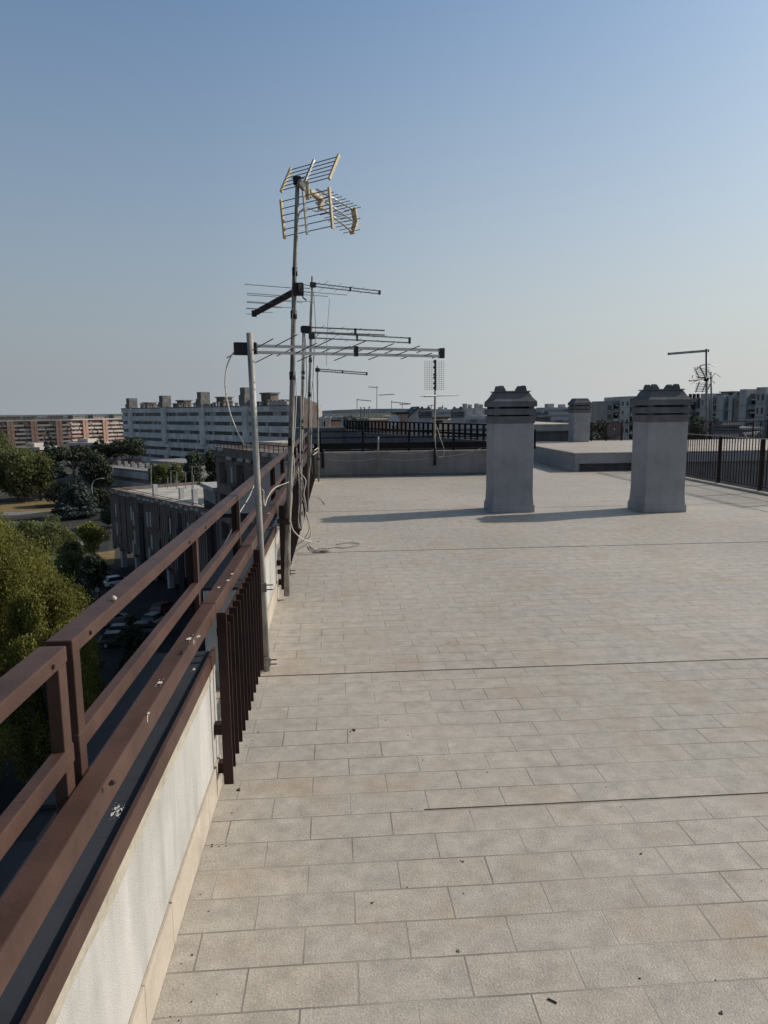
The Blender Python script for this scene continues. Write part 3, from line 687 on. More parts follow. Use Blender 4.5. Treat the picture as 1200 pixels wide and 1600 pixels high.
cable([world(683, 668, YP-.05), world(688, 685, YP-.06), world(694, 702, YP-.06), world(692, 713, YP-.06), world(684, 714, YP-.06), world(681, 700, YP-.06), world(680, 680, YP-.06)], .006, 'looped pale cable hanging from the end wall mast', 'cable')
# cables along the masts and on the floor
cable([world(462, 586, Y2-.03), world(463, 620, Y2-.04), world(460, 680, Y2-.04), world(455, 740, Y2-.04), world(456, 780, Y2-.04), world(452, 815, Y2-.04)], .005, 'white cable running down the right side of the tallest mast')
cable([world(461, 590, Y2-.03), world(458, 650, Y2-.05), world(457, 700, Y2-.05), world(460, 730, Y2-.06), world(454, 790, Y2-.05), world(453, 890, Y2-.04)], .004, 'greyish cable taped along the tallest mast down to its foot', 'cable')
def floorp(px, py): return atZ(px, py, .008)
cable([world(454, 815, Y2-.05), world(458, 828, Y2), world(466, 837, Y2+.3), world(475, 843, Y2+.8), floorp(486, 846), floorp(499, 845.5)], .005, 'pale cable arching from the tallest mast onto the tiles')
cable([world(477, 800, Y3-.1), world(482, 815, Y3-.3), world(482, 830, Y3-.6), floorp(476, 843), floorp(487, 856), floorp(500, 862), floorp(508, 863)], .0045, 'grey cable curling on the tiles to a small tangle', 'cable_dk')
cable([world(478, 805, Y3-.1), world(484, 822, Y3-.4), world(484, 838, Y3-.7), floorp(474, 845), floorp(484, 858), floorp(496, 863.5), floorp(507, 862)], .0035, 'thin dark cable beside the curled one on the tiles', 'cable_dk')
cable([floorp(464, 867), floorp(476, 867), floorp(488, 866), floorp(496, 864)], .003, 'short dark cable lying straight near the parapet', 'cable_dk')
cable([floorp(513, 857), floorp(525, 855), floorp(540, 856), floorp(562, 850), floorp(545, 848), floorp(525, 851)], .0045, 'loose dark cable loop lying on the tiles beyond the tangle', 'cable_dk')
cable([world(492, 765, 13.5), floorp(500, 778), floorp(506, 785), floorp(508, 788)], .005, 'thin pale cable reaching the tiles from the farthest baluster panel', 'cable')
cable([world(475, 520, Y3-.03), world(472, 560, Y3-.03), world(471, 610, Y3-.04), world(470, 660, Y3-.04), world(469, 720, Y3-.04), world(472, 760, Y3-.06)], .005, 'pale cable down the shorter bent mast', 'cable')
cable([world(470, 740, Y3-.06), world(474, 755, Y3-.1), world(471, 775, Y3-.12), world(476, 785, Y3-.12), world(473, 770, Y3-.1), world(477, 795, Y3-.1), world(479, 808, Y3-.1)], .006, 'bunched grey cables at the foot of the bent mast', 'cable_dk')
cable([world(472, 742, Y3-.06), world(478, 752, Y3-.1), world(475, 770, Y3-.14), world(478, 790, Y3-.12), world(476, 812, Y3-.1)], .005, 'white cable twisted over the bunched cables', 'cable')
cable([world(487, 450, Y4-.04), world(484, 500, Y4-.05), world(484, 560, Y4-.05), world(481, 620, Y4-.05), world(484, 680, Y4-.05), world(483, 730, Y4-.05)], .006, 'pale cable slung beside the second-tallest mast', 'cable_dk')
cable([world(489, 530, Y4-.04), world(490, 580, Y4-.05), world(487, 620, Y4-.05), world(486, 700, Y4-.05), world(482, 760, Y4-.05)], .006, 'second pale cable twisted on the second-tallest mast', 'cable')
cable([world(485, 710, Y4-.1), world(491, 704, Y4-.2), world(497, 700, Y4), world(497, 705, Y4+.3), world(489, 711, Y4-.1)], .006, 'small white cable loop near the end of the handrail', 'cable')
cable([world(409, 764, 3.95), world(412, 768, 3.95), world(412, 780, 3.95), world(414, 790, 3.95), world(419, 776, 4.5), world(430, 762, 5.2), world(452, 753, Y2-.03)], .0026, 'white cable crossing from the handrail to the tallest mast')
cable([world(397, 758, 6.1), world(390, 775, 5.8), world(380, 792, 5.4), world(374, 802, 5.15), world(360, 832, 4.7), world(346, 858, 4.35), world(340, 866, 4.2)], .0038, 'bluish white cable slanting down behind the handrail', 'cable')
cable([world(459, 470, Y2-.03), world(456, 520, Y2-.05), world(459, 575, Y2-.03), world(452, 640, Y2-.05), world(456, 690, Y2-.04), world(450, 760, Y2-.05), world(452, 812, Y2-.04)], .0035, 'thin dark cable wound around the tallest mast', 'cable_dk')
cable([world(477, 528, Y3-.03), world(479, 600, Y3-.05), world(474, 660, Y3-.04), world(476, 700, Y3-.05), world(468, 735, Y3-.05), world(475, 765, Y3-.1), world(470, 790, Y3-.1)], .0045, 'grey cable hanging off the right of the bent mast', 'cable_dk')
cable([world(490, 455, Y4-.05), world(493, 520, Y4-.05), world(489, 590, Y4-.06), world(491, 650, Y4-.05), world(485, 690, Y4-.08), world(488, 740, Y4-.06)], .005, 'grey cable hanging off the right of the second-tallest mast', 'cable_dk')
cable([world(466, 730, Y3-.1), world(468, 780, Y3-.12), world(466, 812, Y3-.14), world(470, 826, Y3-.2), world(474, 812, Y3-.2), world(472, 788, Y3-.15)], .0045, 'hanging cable loop left of the bunched cables', 'cable')
# tangle
tb = MB()
c0 = floorp(505, 861)
for k in range(5):
    a = [c0+Vector((rnd.uniform(-.08, .08), rnd.uniform(-.10, .10), rnd.uniform(.002, .035))) for _ in range(6)]; tb.tube(smoothpts(a, 3), .0028, 5)
tag(tb.build('cable_tangle', 'cable_dk'), 'small tangle of dark cable ends lying on the tiles', 'cable')
# ---- debris on the tiles
def lump(px, py, size, label, m='rust', name='dirt_clump', flat=.5):
    c = atZ(px, py, .001); mb = MB()
    for k in range(5):
        a = c+Vector((rnd.uniform(-1, 1)*size, rnd.uniform(-1, 1)*size*.8, 0)); r_ = size*rnd.uniform(.3, .6)
        mb.loft([[(a.x+math.cos(t)*r_*f, a.y+math.sin(t)*r_*f, z) for t in (0, 1.1, 2.2, 3.1, 4.2, 5.3)] for z, f in ((.001, 1), (r_*flat, .7), (r_*flat*1.3, .2))])
    tag(mb.build(name, m), label, 'debris')
lump(552, 1142, .016, 'dark dirt clump lying left of centre on the mid tiles')
lump(1128, 1583, .007, 'small dark crumb at the bottom right corner of the tiles')
lump(714, 1486, .007, 'mossy crumb on a tile joint near the bottom', m='green')
lump(583, 1410, .006, 'tiny dark crumb on a rusty tile near the bottom centre')
lump(373, 1234, .011, 'reddish brown dirt spot beside the foot of the nearest baluster panel')
lump(722, 1346, .007, 'little group of dark crumbs on a tile right of centre')
lump(1002, 1334, .006, 'dark crumb on a tile at right, above the rusty stains')
lump(700, 1006, .007, 'small dark crumb far right of the dirt clump')
a = atZ(856, 1560, .0022); b = atZ(870, 1567, .0022)
tag(MB().tube([a, a.lerp(b, .5)+Vector((0, 0, .0004)), b], .0022, 6).build('twig', 'black'), 'short black twig lying on the tiles at the bottom', 'twig')
cr = MB()
for _ in range(260):
    yy = 1.7+rnd.random()**1.4*9; xx = rnd.uniform(-.45, 3.5) if rnd.random() < .8 else rnd.uniform(3, 7)
    if rnd.random() < .3: xx = -.50+abs(rnd.gauss(0, .04))
    r_ = rnd.uniform(.0015, .0042)
    cr.loft([[(xx+math.cos(t)*r_*f, yy+math.sin(t)*r_*f, z) for t in (0, 1.5, 3.1, 4.6)] for z, f in ((.0005, 1), (r_*.8, .5))])
tag(cr.build('dirt_crumbs', 'rust'), 'tiny dark dirt crumbs scattered over the tiles', 'dirt', kind='stuff')
# ================================================================== TOWN BELOW
GZ = -22.0
def g(px, py, z=GZ): return atZ(px, py, z)
tag(MB().poly([(-9000, -500, GZ), (9000, -500, GZ), (9000, 14000, GZ), (-9000, 14000, GZ)]).build('ground', 'land'), kind='structure')
def gpoly(name, pts, m, dz):
    tag(MB().poly([tuple(g(*p).xy)+(GZ+dz,) for p in pts]).build(name, m), kind='structure')
def wpoly(name, pts, m, dz):
    tag(MB().poly([(x, y, GZ+dz) for x, y in pts]).build(name, m), kind='structure')
wpoly('car_park', [(-34, 20), (-.8, 20), (-.8, 84), (-12, 100), (-40, 112), (-46, 90)], 'asphalt', .010)
gpoly('road', [(-160, 812), (40, 808), (150, 796), (165, 800), (60, 814), (-160, 820)], 'asphalt', .014)
gpoly('road', [(150, 740), (180, 742), (165, 905), (120, 905)], 'asphalt', .018)
gpoly('pavement', [(-160, 800), (30, 800), (150, 786), (150, 790), (30, 805), (-160, 810)], 'paving', .022)
gpoly('pavement', [(104, 870), (132, 864), (134, 880), (104, 884)], 'paving', .026)
gpoly('grass', [(-100, 790), (30, 784), (85, 776), (92, 786), (85, 798), (-100, 803)], 'drygrass', .030)
gpoly('grass', [(52, 791), (84, 787), (88, 793), (60, 795)], 'green', .034)
gpoly('grass', [(136, 866), (180, 860), (178, 882), (140, 886)], 'drygrass', .038)
gpoly('grass', [(-60, 815), (90, 815), (120, 860), (60, 900), (-60, 900)], 'green', .042)

# ---- town buildings ---------------------------------------------------
MT.update(
 b_white=mat('old_white_concrete', (.72, .69, .65), .9, streak=.3, var=.28, scale=.35, stretch=(1, 1, .4)),  # paled for distance: haze is mixed into the concrete colour
 b_white2=mat('grey_concrete', (.22, .22, .225), .9, var=.3, scale=.5, stretch=(1, 1, .3)),
 b_tower=mat('stained_concrete', (.19, .18, .17), .9, var=.35, scale=.6),
 b_roof=mat('pale_roofing', (.42, .395, .35), .95, var=.3, scale=.4),
 b_brick=mat('orange_brick', (.40, .25, .195), .9, var=.2, scale=.4),  # desaturated and lightened, distance haze put into the brick colour
 b_balc=mat('balcony_white', (.46, .41, .37), .9, var=.15, scale=.3),
 b_brown=mat('brown_brick', (.185, .145, .125), .9, var=.3, scale=.8, stretch=(1, 1, .5)),
 b_browndk=mat('brown_brick_shaded', (.10, .08, .07), .9, var=.3, scale=.8),  # darkened copy of the brown brick, shade behind the fins painted in
 b_tan=mat('tan_wall', (.21, .165, .135), .95, var=.35, scale=.25),
 b_grey=mat('block_grey', (.27, .26, .25), .9, var=.25, scale=.4, stretch=(1, 1, .3)),
 b_greyl=mat('block_light_grey', (.42, .41, .395), .9, var=.2, scale=.4, stretch=(1, 1, .3)),
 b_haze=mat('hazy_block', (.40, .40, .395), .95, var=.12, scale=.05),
 shut=mat('pale_shutter', (.40, .40, .39), .8, var=.2, scale=2),
 glassb=glass_band_mat('ribbon_window', (.03, .032, .038), (.30, .30, .30), 1.3, .15),
 glasso=glass_band_mat('loggia_window', (.05, .04, .04), (.30, .25, .22), 1.7, .25),
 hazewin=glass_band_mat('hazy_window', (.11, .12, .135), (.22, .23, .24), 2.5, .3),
)
def bld(name, label, pl, Dl, pr, Dr, group=None):
    a = atY(pl, 650, Dl); b = atY(pr, 650, Dr)
    d = Vector((b.x-a.x, b.y-a.y)); t = thing(name, label, 'building', (a.x, a.y, GZ), group, math.atan2(d.y, d.x))
    o = Vector((a.x, a.y)); L = d.length; d = d.normalized()
    def u(px):
        r = ray(px, 650); # intersect ray (from origin) with the facade line
        # s*(r.x,r.y) = o + d*k
        det = r.x*(-d.y)-r.y*(-d.x)
        s_ = (o.x*(-d.y)-o.y*(-d.x))/det
        return ((Vector((r.x*s_, r.y*s_))-o)).dot(d)
    return t, L, u
def zz(z): return z-GZ
def B(mb, u0, u1, v0, v1, z0, z1): return mb.box((u0, v0, zz(z0)), (u1, v1, zz(z1)))
def part(t, name, m, *boxes):
    mb = MB()
    for b in boxes: B(mb, *b)
    return mb.build(name, m, t, local=True)
# B: long white building with stair towers
T, L, u = bld('apartment_block', 'long whitish apartment block with ribbon windows and square roof towers', 190, 284, 470, 197)
part(T, 'wall', 'b_white', (0, L-8, .6, 14, -22, 2.9), (L-8, L, .6, 4, -22, 2.9))
part(T, 'roof', 'b_roof', (0, L-8, .5, 14, 2.91, 3.0))
tow = [(206, 6.9), (258, 7.3), (318, 7.9), (386, 8.6)]
tp = [u(px) for px, _ in tow]
zb = [.75-3.0*k for k in range(8)]
for k, z in enumerate(zb):
    a = 0.
    ends = sorted([x for x in tp])+[L]
    for e_ in ends:
        b_ = min(e_-1.6, L) if e_ != L else L-1
        if k == 7: part(T, 'window_band', 'glassb', (a+.8, b_, .35, .599, z-.5, z+.9)); 
        else: part(T, 'window_band', 'glassb', (a+.8, b_, .35, .599, z-.45, z+.62))
        a = e_+1.2
    part(T, 'spandrel', 'b_white', (0, L, 0, .598, z-2.35, z-.5))
part(T, 'spandrel', 'b_white', (0, L, 0, .598, .95+.45, 2.95))
part(T, 'cornice', 'b_tower', (0, L, -.15, .3, 2.96, 3.25))
for (px, zt), x in zip(tow, tp):
    part(T, 'stair_tower', 'b_white', (x-1.5, x+1.1, -.9, -.01, -9, 3.3))
    q = part(T, 'roof_tower', 'b_tower', (x-1.5, x+1.1, -1.2, 2.0, 3.31, zt), (x-1.8, x+1.3, -1.5, .9, 3.31, zt-2.2))
    part(T, 'roof_room', 'b_tan', (x+3, x+8.0, 3.2, 6, 3.02, zt-2.0))
    part(T, 'room_cap', 'b_tower', (x+2.7, x+8.4, 2.8, 6.3, zt-1.99, zt-1.6))
xx = 3
while xx < L-2:
    if min(abs(xx-q) for q in tp) > 2.6:
        hgt = rnd.uniform(.9, 1.7); part(T, 'roof_vent', 'b_tower', (xx, xx+.6, 1, 1.6, 3.02, 3.0+hgt), (xx-.25, xx+.85, .8, 1.8, 3.0+hgt, 3.25+hgt))
    xx += rnd.uniform(1.5, 3.4)
part(T, 'penthouse', 'b_balc', (u(421), u(449), -.05, 8, 1.3, 4.3))  # pale material replaces sunlight on this face
part(T, 'end_block', 'b_tower', (u(462), L+.2, -.3, .2, -22, 5.6))
MB().add([(u(462), .21, 0), (L+.25, .21, 0), (L+.25, 5.6, 0), (u(462), 5.6, 0), (u(462), .21, zz(5.5)), (L+.25, .21, zz(5.5)), (L+.25, 5.6, zz(3.6)), (u(462), 5.6, zz(3.6))], [(3, 2, 1, 0), (4, 5, 6, 7), (0, 1, 5, 4), (1, 2, 6, 5), (2, 3, 7, 6), (3, 0, 4, 7)]).build('end_wall', 'b_tan', T, local=True)
for px in (258, 330, 400): part(T, 'pilaster', 'b_white', (u(px)-1.3, u(px)+1.3, -.5, -.01, -22, -11.5))
# A: orange building
def orange(pl, Dl, pr, Dr, top, label, piers, boxes):
    T, L, u = bld('brick_block', label, pl, Dl, pr, Dr, 'orange brick apartment blocks far on the left')
    part(T, 'wall', 'b_brick', (0, L, 1.2, 16, -22, top-.3))
    part(T, 'roof_fascia', 'b_balc', (-1, L+1, -.4, 16, top-.3, top+.6))
    for k in range(6):
        z = top-2.0-3.0*k
        part(T, 'loggia', 'glasso', (0, L, 1.0, 1.198, z-.9, z+.7))
        seg = 0
        while seg < L:
            e_ = min(seg+rnd.uniform(6, 14), L); part(T, 'balcony', 'b_balc' if rnd.random() < .75 else 'b_brick', (seg+.4, e_-.4, -.1, .98, z-2.1, z-.85)); seg = e_
        part(T, 'slab_band', 'b_brick', (0, L, .6, .995, z-.86, z-.6))
    for px in piers:
        x = u(px); part(T, 'brick_pier', 'b_brick', (x-2.2, x-.15, -.6, .95, -22, top-.31), (x+.15, x+2.2, -.6, .95, -22, top-.31))
    for px, wd in boxes:
        x = u(px); part(T, 'roof_room', 'b_tower', (x-wd/2, x+wd/2, 3, 9, top+.61, top+2.8), (x-wd/2-.5, x+wd/2+.5, 2.6, 9.4, top+2.81, top+3.3))
        for k in range(4): xx = x-wd/2+wd*(k+.5)/4; part(T, 'roof_vent', 'b_tower', (xx-.5, xx+.5, 4, 5, top+3.31, top+3.9))
orange(-80, 520, 109, 548, -3.6, 'left stretch of the orange brick block with the white roof fascia', (-50, -20, 15, 52, 91), ((-60, 9), (-5, 10), (20, 9), (46, 9), (86, 11)))
orange(110, 552, 212, 600, -3.4, 'right stretch of the orange brick block nearest the white block', (132, 163, 196), ((127, 10), (158, 10), (190, 10)))
# low white pavilion in front of it
for k, (pl, pr, D, zt, lab) in enumerate(((18, 58, 330, -13.2, 'low white flat roofed pavilion on the left below the orange block'), (100, 146, 330, -11.6, 'low white flat roofed pavilion between the two cedars'))):
    T, L, u = bld('pavilion', lab, pl, D, pr, D-5)
    part(T, 'roof', 'b_balc', (0, L, 0, 12, zt-1.2, zt))
    part(T, 'wall', 'b_tan', (1, L-1, .8, 11, -22, zt-1.21)); part(T, 'window_band', 'glassb', (1.5, L-1.5, .7, .798, zt-3.4, zt-1.6))
    part(T, 'roof_room', 'b_balc', (L*.25, L*.6, 3, 9, zt+.01, zt+1.6))
T, L, u = bld('pavilion', 'small tan and orange wall building under the dark pines', 160, 245, 186, 240)
part(T, 'roof', 'b_balc', (0, L, 0, 8, -13.8, -12.4)); part(T, 'wall', 'b_brick', (.3, L-.3, .5, 8, -22, -13.81))
# E0: low grey garage with slab bands
T, L, u = bld('garage_block', 'low dark grey garage block with long concrete bands behind the brown block', 150, 205, 262, 176)
part(T, 'wall', 'b_grey', (0, L, 1, 26, -22, -13.6))
part(T, 'roof', 'b_grey', (0, L, 0, 26, -13.59, -13.2))
for z in (-14.6, -17.4): part(T, 'parapet_band', 'b_greyl', (-.4, L+.4, -.3, .4, z-.8, z+.9))
part(T, 'upper_deck', 'b_grey', (u(185), L, 8, 26, -13.19, -11.5))
for k in range(9): x = 2+k*L/9.5; part(T, 'roof_vent', 'b_tower', (x, x+1, 4, 5, -13.19, -11.9))
# C : near brown brick block
T, L, u = bld('brick_building', 'nearer dark brown brick block with tall slit windows and a sunlit roof', 162, 111, 315, 84)
zt = -10.0
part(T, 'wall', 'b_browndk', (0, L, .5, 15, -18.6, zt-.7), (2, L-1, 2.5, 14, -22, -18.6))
part(T, 'frieze', 'b_brown', (0, L, .15, .499, -18.6, -18.3), (0, L, .15, .499, zt-1.1, zt-.71))
part(T, 'roof', 'b_roof', (.3, L-.3, 1, 14.7, zt-.69, zt-.35))
part(T, 'parapet', 'b_brown', (0, L, .3, .9, zt-.69, zt+.1), (0, .5, .9, 15, zt-.69, zt+.1), (0, L, 14.7, 15, zt-.69, zt+.1))
part(T, 'parapet_railing', 'dark', (0, L, .5, .56, zt+.45, zt+.52), (0, L, .5, .56, zt+.25, zt+.28))
x = .8
while x < L-1:
    wd = rnd.uniform(.7, 1.1); dz = rnd.choice((0, -.25)); part(T, 'coping_block', 'b_roof', (x, x+wd, .12, .298, zt-.32+dz, zt+.02+dz)); x += wd+rnd.uniform(.3, .9)
x = .3; k = 0
while x < L-.4:
    skip = any(abs(x-u(q)) < .75 for q in (210, 271))
    if not skip: part(T, 'brick_fin', 'b_brown', (x, x+.36, 0, .499, -18.7 if k % 5 else -19.2, zt-.72-(.0 if k % 2 else .0)))
    x += .58; k += 1
for q in (178, 187, 215, 258, 282, 300): part(T, 'dark_shaft', 'dark', (u(q)-.14, u(q)+.14, -.03, .02, -18.6, zt-.9))
for q in (210, 271): part(T, 'stair_recess_shade', 'dark', (u(q)-.8, u(q)+.8, -.06, .48, -22, zt-3.1))  # dark boxes at the facade, recess shade given by colour
for q, zs in ((172, (-13, -15.8)), (196, (-12.8, -15.6, -17.8)), (199, (-13.5, -16.2)), (221, (-13, -15.6, -18)), (226, (-12.9, -16)), (239, (-13, -16)), (253, (-12.9, -15.7)), (257, (-13, -16.5)), (285, (-12.9, -15.7)), (292, (-12.9, -16))):
    for z in zs: f_ = part(T, 'window', 'shut' if rnd.random() < .65 else 'glass', (u(q)-.24, u(q)+.24, -.05, .03, z-1.0, z+1.0))
for k in range(6): x = 2+k*(L-4)/5; part(T, 'pillar', 'b_greyl', (x-.35, x+.35, .6, 1.3, -22, -18.61))
for (px, v, h_) in ((210, 2, 2.0), (229, 4, 1.7), (252, 6.5, 1.6), (265, 2.5, 2.3), (287, 3, 2.3), (310, 5, 2.0), (276, 8, 1.5), (300, 10, 2)):
    x = u(px); part(T, 'roof_chimney', 'b_greyl', (x-.28, x+.28, v, v+.6, zt-.34, zt-.34+h_*.9))
# D : taller brown block further right
T, L, u = bld('brick_building', 'taller brown brick block with white shutters just left of the handrail', 330, 80, 470, 60)
zt = -2.3
part(T, 'wall', 'b_brown', (0, L, .3, 14, -22, zt-.6))
part(T, 'roof', 'b_brown', (0, L, .4, 14, zt-.59, zt-.3))
part(T, 'parapet', 'b_brown', (0, L, 0, .35, zt-.9, zt+.1), (0, .4, .35, 14, zt-.9, zt+.1))
part(T, 'parapet_railing', 'dark', (0, L, .1, .15, zt+.75, zt+.82), (0, L, .1, .15, zt+.42, zt+.46), *[(x, x+.07, .1, .15, zt+.1, zt+.75) for x in [k*1.1 for k in range(int(L/1.1))]])
x = .5
while x < L-1:
    wd = rnd.uniform(.8, 1.5); dz = rnd.choice((0, -.4, -.8)); part(T, 'coping_block', 'b_greyl', (x, x+wd, -.2, -.002, zt-.3+dz, zt+dz)); x += wd+rnd.uniform(.8, 2.2)
for k in range(6):
    for q in (337, 355, 363, 386, 392, 408, 430):
        z = zt-3.0-3.0*k
        f_ = part(T, 'window', 'shut' if rnd.random() < .55 else 'glass', (u(q)-.28, u(q)+.28, .2, .298, z-1.1, z+1.1))
    for q in (345, 372, 400, 420): part(T, 'brick_slot', 'dark', (u(q)-.1, u(q)+.1, .26, .299, zt-4.4-3*k, zt-2.4-3*k))
for q in (346, 374, 402): part(T, 'brick_fin', 'b_brown', (u(q)-.9, u(q)-.5, -.35, .299, -22, zt-1.5))
for k in range(3): part(T, 'balcony', 'b_brown', (u(358)-1, u(366)+1, -1.0, .299, zt-4.6-3*k, zt-3.6-3*k))
T2, L2, u2 = bld('stair_turret', 'dark narrow stair turret between the two brown brick blocks', 312, 88, 331, 82)
part(T2, 'wall', 'b_grey', (0, L2, 0, 5, -22, -7.5)); part(T2, 'cap', 'b_greyl', (-.3, L2+.3, -.3, 5.2, -7.49, -7.0)); part(T2, 'window', 'dark', (.3, L2-.3, -.02, -.001, -20, -9))
T3, L3_, u3 = bld('rooftop_room', 'small pale grey roof room with a tank behind the taller brown block', 405, 100, 440, 96)
part(T3, 'wall', 'b_greyl', (0, L3_, 0, 4, -22, -3)); part(T3, 'cap', 'b_roof', (-.3, L3_+.3, -.3, 4.3, -2.99, -2.6))

# ---- our own complex beyond the end wall
T = thing('parapet_wall', 'grey parapet of the neighbouring roof behind the end railing on the left', 'wall', (-.2, 35, 0))
MB().box((-2.2, 34.6, -.02), (.55, 34.9, .72)).build('wall', 'cement_lt', T); MB().box((-2.3, 34.55, .72), (.6, 34.95, .80)).build('coping', 'cement', T)
a = atY(538, 657, 34.7); b = atY(766, 664, 22.)
T = thing('diagonal_railing', 'dark railing with close posts slanting across the neighbouring roof', 'railing', (a.x, a.y, .6))
MB().bar((a.x, a.y, 1.1), (b.x, b.y, 1.1), .06, .045).build('top_rail', 'railshade', T)
MB().bar((a.x, a.y, .78), (b.x, b.y, .78), .06, .07).build('lower_rail', 'railshade', T)
n = 34
for i in range(n+1):
    p = Vector((a.x, a.y)).lerp(Vector((b.x, b.y)), i/n); MB().box((p.x-.035, p.y-.03, .6), (p.x+.035, p.y+.03, 1.079)).build('post', 'railshade', T)
T = thing('parapet_wall', 'dark slanting parapet under the railing with close posts', 'wall', (a.x, a.y, 0))
MB().bar((a.x, a.y, .29), (b.x, b.y, .29), .25, .6).build('wall', 'cement_dk', T)
MB().bar((a.x, a.y, .66), (b.x, b.y, .66), .28, .012).build('coping', 'slate', T)
tag(MB().box((-3, 17.6, -1.0), (4.9, 36, -.9)).build('lower_roof', 'slate'), 'dark lower roof in the gap beyond the end wall', 'roof')
for i, (px, Y, hh) in enumerate(((528, 26, .30), (600, 24, .42), (690, 21, .25), (725, 20.5, .3))):
    c = atY(px, 690, Y); q = MB().box((c.x-.5, Y, -.9), (c.x+.5, Y+.6, hh)).box((c.x-.55, Y-.05, hh), (c.x+.55, Y+.65, hh+.05)).build('duct_box', 'cement_dk'); tag(q, ['dark duct box behind the left part of the end railing', 'dark duct box behind the railing near the stub pipe', 'dark duct box behind the black-footed mast', 'dark duct box behind the railing left of the chimney'][i], 'duct')
def far_chim(px, py, Y, s, lab):
    c = atY(px, py, Y); return chimney(c.x, Y, c.z-1.87*s, lab, hx=.30, hy=.28, h=1.385, crown=True)
for px, py, Y, lab in ((664.5, 637.5, 36, 'far grey chimney right of the gabled roof shed'), (715, 637.5, 37, 'far grey chimney left of the distant pale block'), (847.5, 645, 33, 'far chimney cap peeping over the upper slab edge')):
    far_chim(px, py, Y, 1, lab)
c = atY(1135, 658, 27); chimney(c.x, 27, c.z-1.86, 'wide far chimney cap behind the picket fence at right', hx=.36, hy=.3, crown=False)
# gabled shed
S = thing('roof_shed', 'grey roof shed with a steep dark sloping roof', 'shed', (atY(645, 660, 52).x, 52, 0))
x0, x1, z0, z1 = atY(632, 650, 52).x, atY(660, 650, 52).x, -1, atY(655, 635, 52).z
MB().prism([(x0+.2, z0), (x1-.1, z0), (x1-.1, z1-.1), (x1-.4, z1-.1), (x0+.2, .9)], 52, 54, 'y').build('wall', 'cement', S)
MB().add([(x0-.3, 51.8, .7), (x1-.25, 51.8, z1), (x1-.25, 57, z1), (x0-.3, 57, .7), (x0-.3, 51.8, .6), (x1-.25, 51.8, z1-.1), (x1-.25, 57, z1-.1), (x0-.3, 57, .6)], [(0, 1, 2, 3), (7, 6, 5, 4), (0, 4, 5, 1), (1, 5, 6, 2), (2, 6, 7, 3), (3, 7, 4, 0)]).build('roof', 'slate', S)
MB().box((x0+1.2, 51.95, .2), (x0+1.6, 51.99, .75)).build('window', 'dark', S)
# blocks
def rblock(name, px0, px1, ytop, Y, dep, m, capm, label, cat='roof room', caph=.12, ov=.1, zb=-1.5, win=None):
    a = atY(px0, ytop, Y); b = atY(px1, ytop, Y); t = thing(name, label, cat, (a.x, Y, zb))
    MB().box((a.x, Y, zb), (b.x, Y+dep, a.z-caph)).build('wall', m, t)
    MB().box((a.x-ov, Y-ov, a.z-caph+.001), (b.x+ov, Y+dep+ov, a.z)).build('cap', capm, t)
    for q in (win or ()):
        c0, c1 = atY(q[0], q[2], Y), atY(q[1], q[3], Y); MB().box((c0.x, Y-.02, c1.z), (c1.x, Y-.003, c0.z)).build('window', 'dark', t)
    return t
MT['pink'] = mat('pink_brick', (.30, .20, .165), .9, var=.2, scale=2)
MT['sunny'] = mat('sunny_plaster', (.50, .42, .33), .9, var=.2, scale=.8)
rblock('roof_room', 621, 637, 644, 46, 4, 'pink', 'brown_dk', 'pinkish brick roof room with a dark flat cap')
rblock('roof_room', 496, 516, 652, 60, 5, 'sunny', 'sunny', 'pale plaster roof room with small dishes at the end of the handrail', win=((504, 508, 656, 668),))
rblock('roof_room', 517, 531, 656, 62, 5, 'pink', 'brown_dk', 'reddish roof room beside the pale plaster one')
rblock('roof_room', 676, 700, 652, 56, 4, 'sunny', 'brown_dk', 'beige roof room between the two far grey chimneys', win=((680, 692, 657, 660),))
rblock('roof_room', 700, 722, 655.5, 62, 4, 'sunny', 'sunny', 'low cream wall right of the beige roof room', caph=.05)
rblock('roof_room', 580, 606, 655, 70, 4, 'pink', 'sunny', 'low brick roof room left of the pale dish')
rblock('roof_room', 604, 612, 650, 75, 4, 'sunny', 'sunny', 'little pale roof room just left of the pale dish')
def dish(px, py, Y, r, m, label, face=(-.3, -1, .35), base=True):
    c = atY(px, py, Y); n = Vector(face).normalized(); t = thing('satellite_dish', label, 'satellite dish', (c.x, Y, c.z-r))
    a = n.orthogonal().normalized(); b = n.cross(a); secs = []
    for k in range(7):
        f = k/6; secs.append([c+(a*math.cos(q)+b*math.sin(q))*(r*max(f, .02))+n*(r*.28*f*f) for q in [2*math.pi*i/24 for i in range(24)]])
    for k in range(6, -1, -1):
        f = k/6; secs.append([c+(a*math.cos(q)+b*math.sin(q))*(r*max(f, .02))+n*(r*.28*f*f-.015) for q in [2*math.pi*i/24 for i in range(24)]])
    MB().loft(secs, cap=False).build('reflector', m, t, smooth=True)
    h_ = c+n*r*.95
    MB().tube([c-Vector((0, 0, r))+n*r*.25, h_-Vector((0, 0, r*.1))], .012, 6).build('feed_arm', 'alu_dk', t)
    MB().tube([h_-n*.06, h_+n*.03], .035, 8).build('feed_horn', 'alu', t)
    MB().tube([c-n*.05, c-n*.12-Vector((0, 0, r*.5)), (c.x-n.x*.12, c.y-n.y*.12, c.z-r-.6)], .022, 6).build('dish_mast', 'galv_old', t)
    return t
MT['dishw'] = mat('pale_dish', (.50, .50, .48), .5, var=.15); MT['dishb'] = mat('rusty_dish', (.22, .155, .13), .6, var=.3, scale=3)
dish(615.5, 657, 42, .34, 'dishw', 'large pale satellite dish on the neighbouring roof')
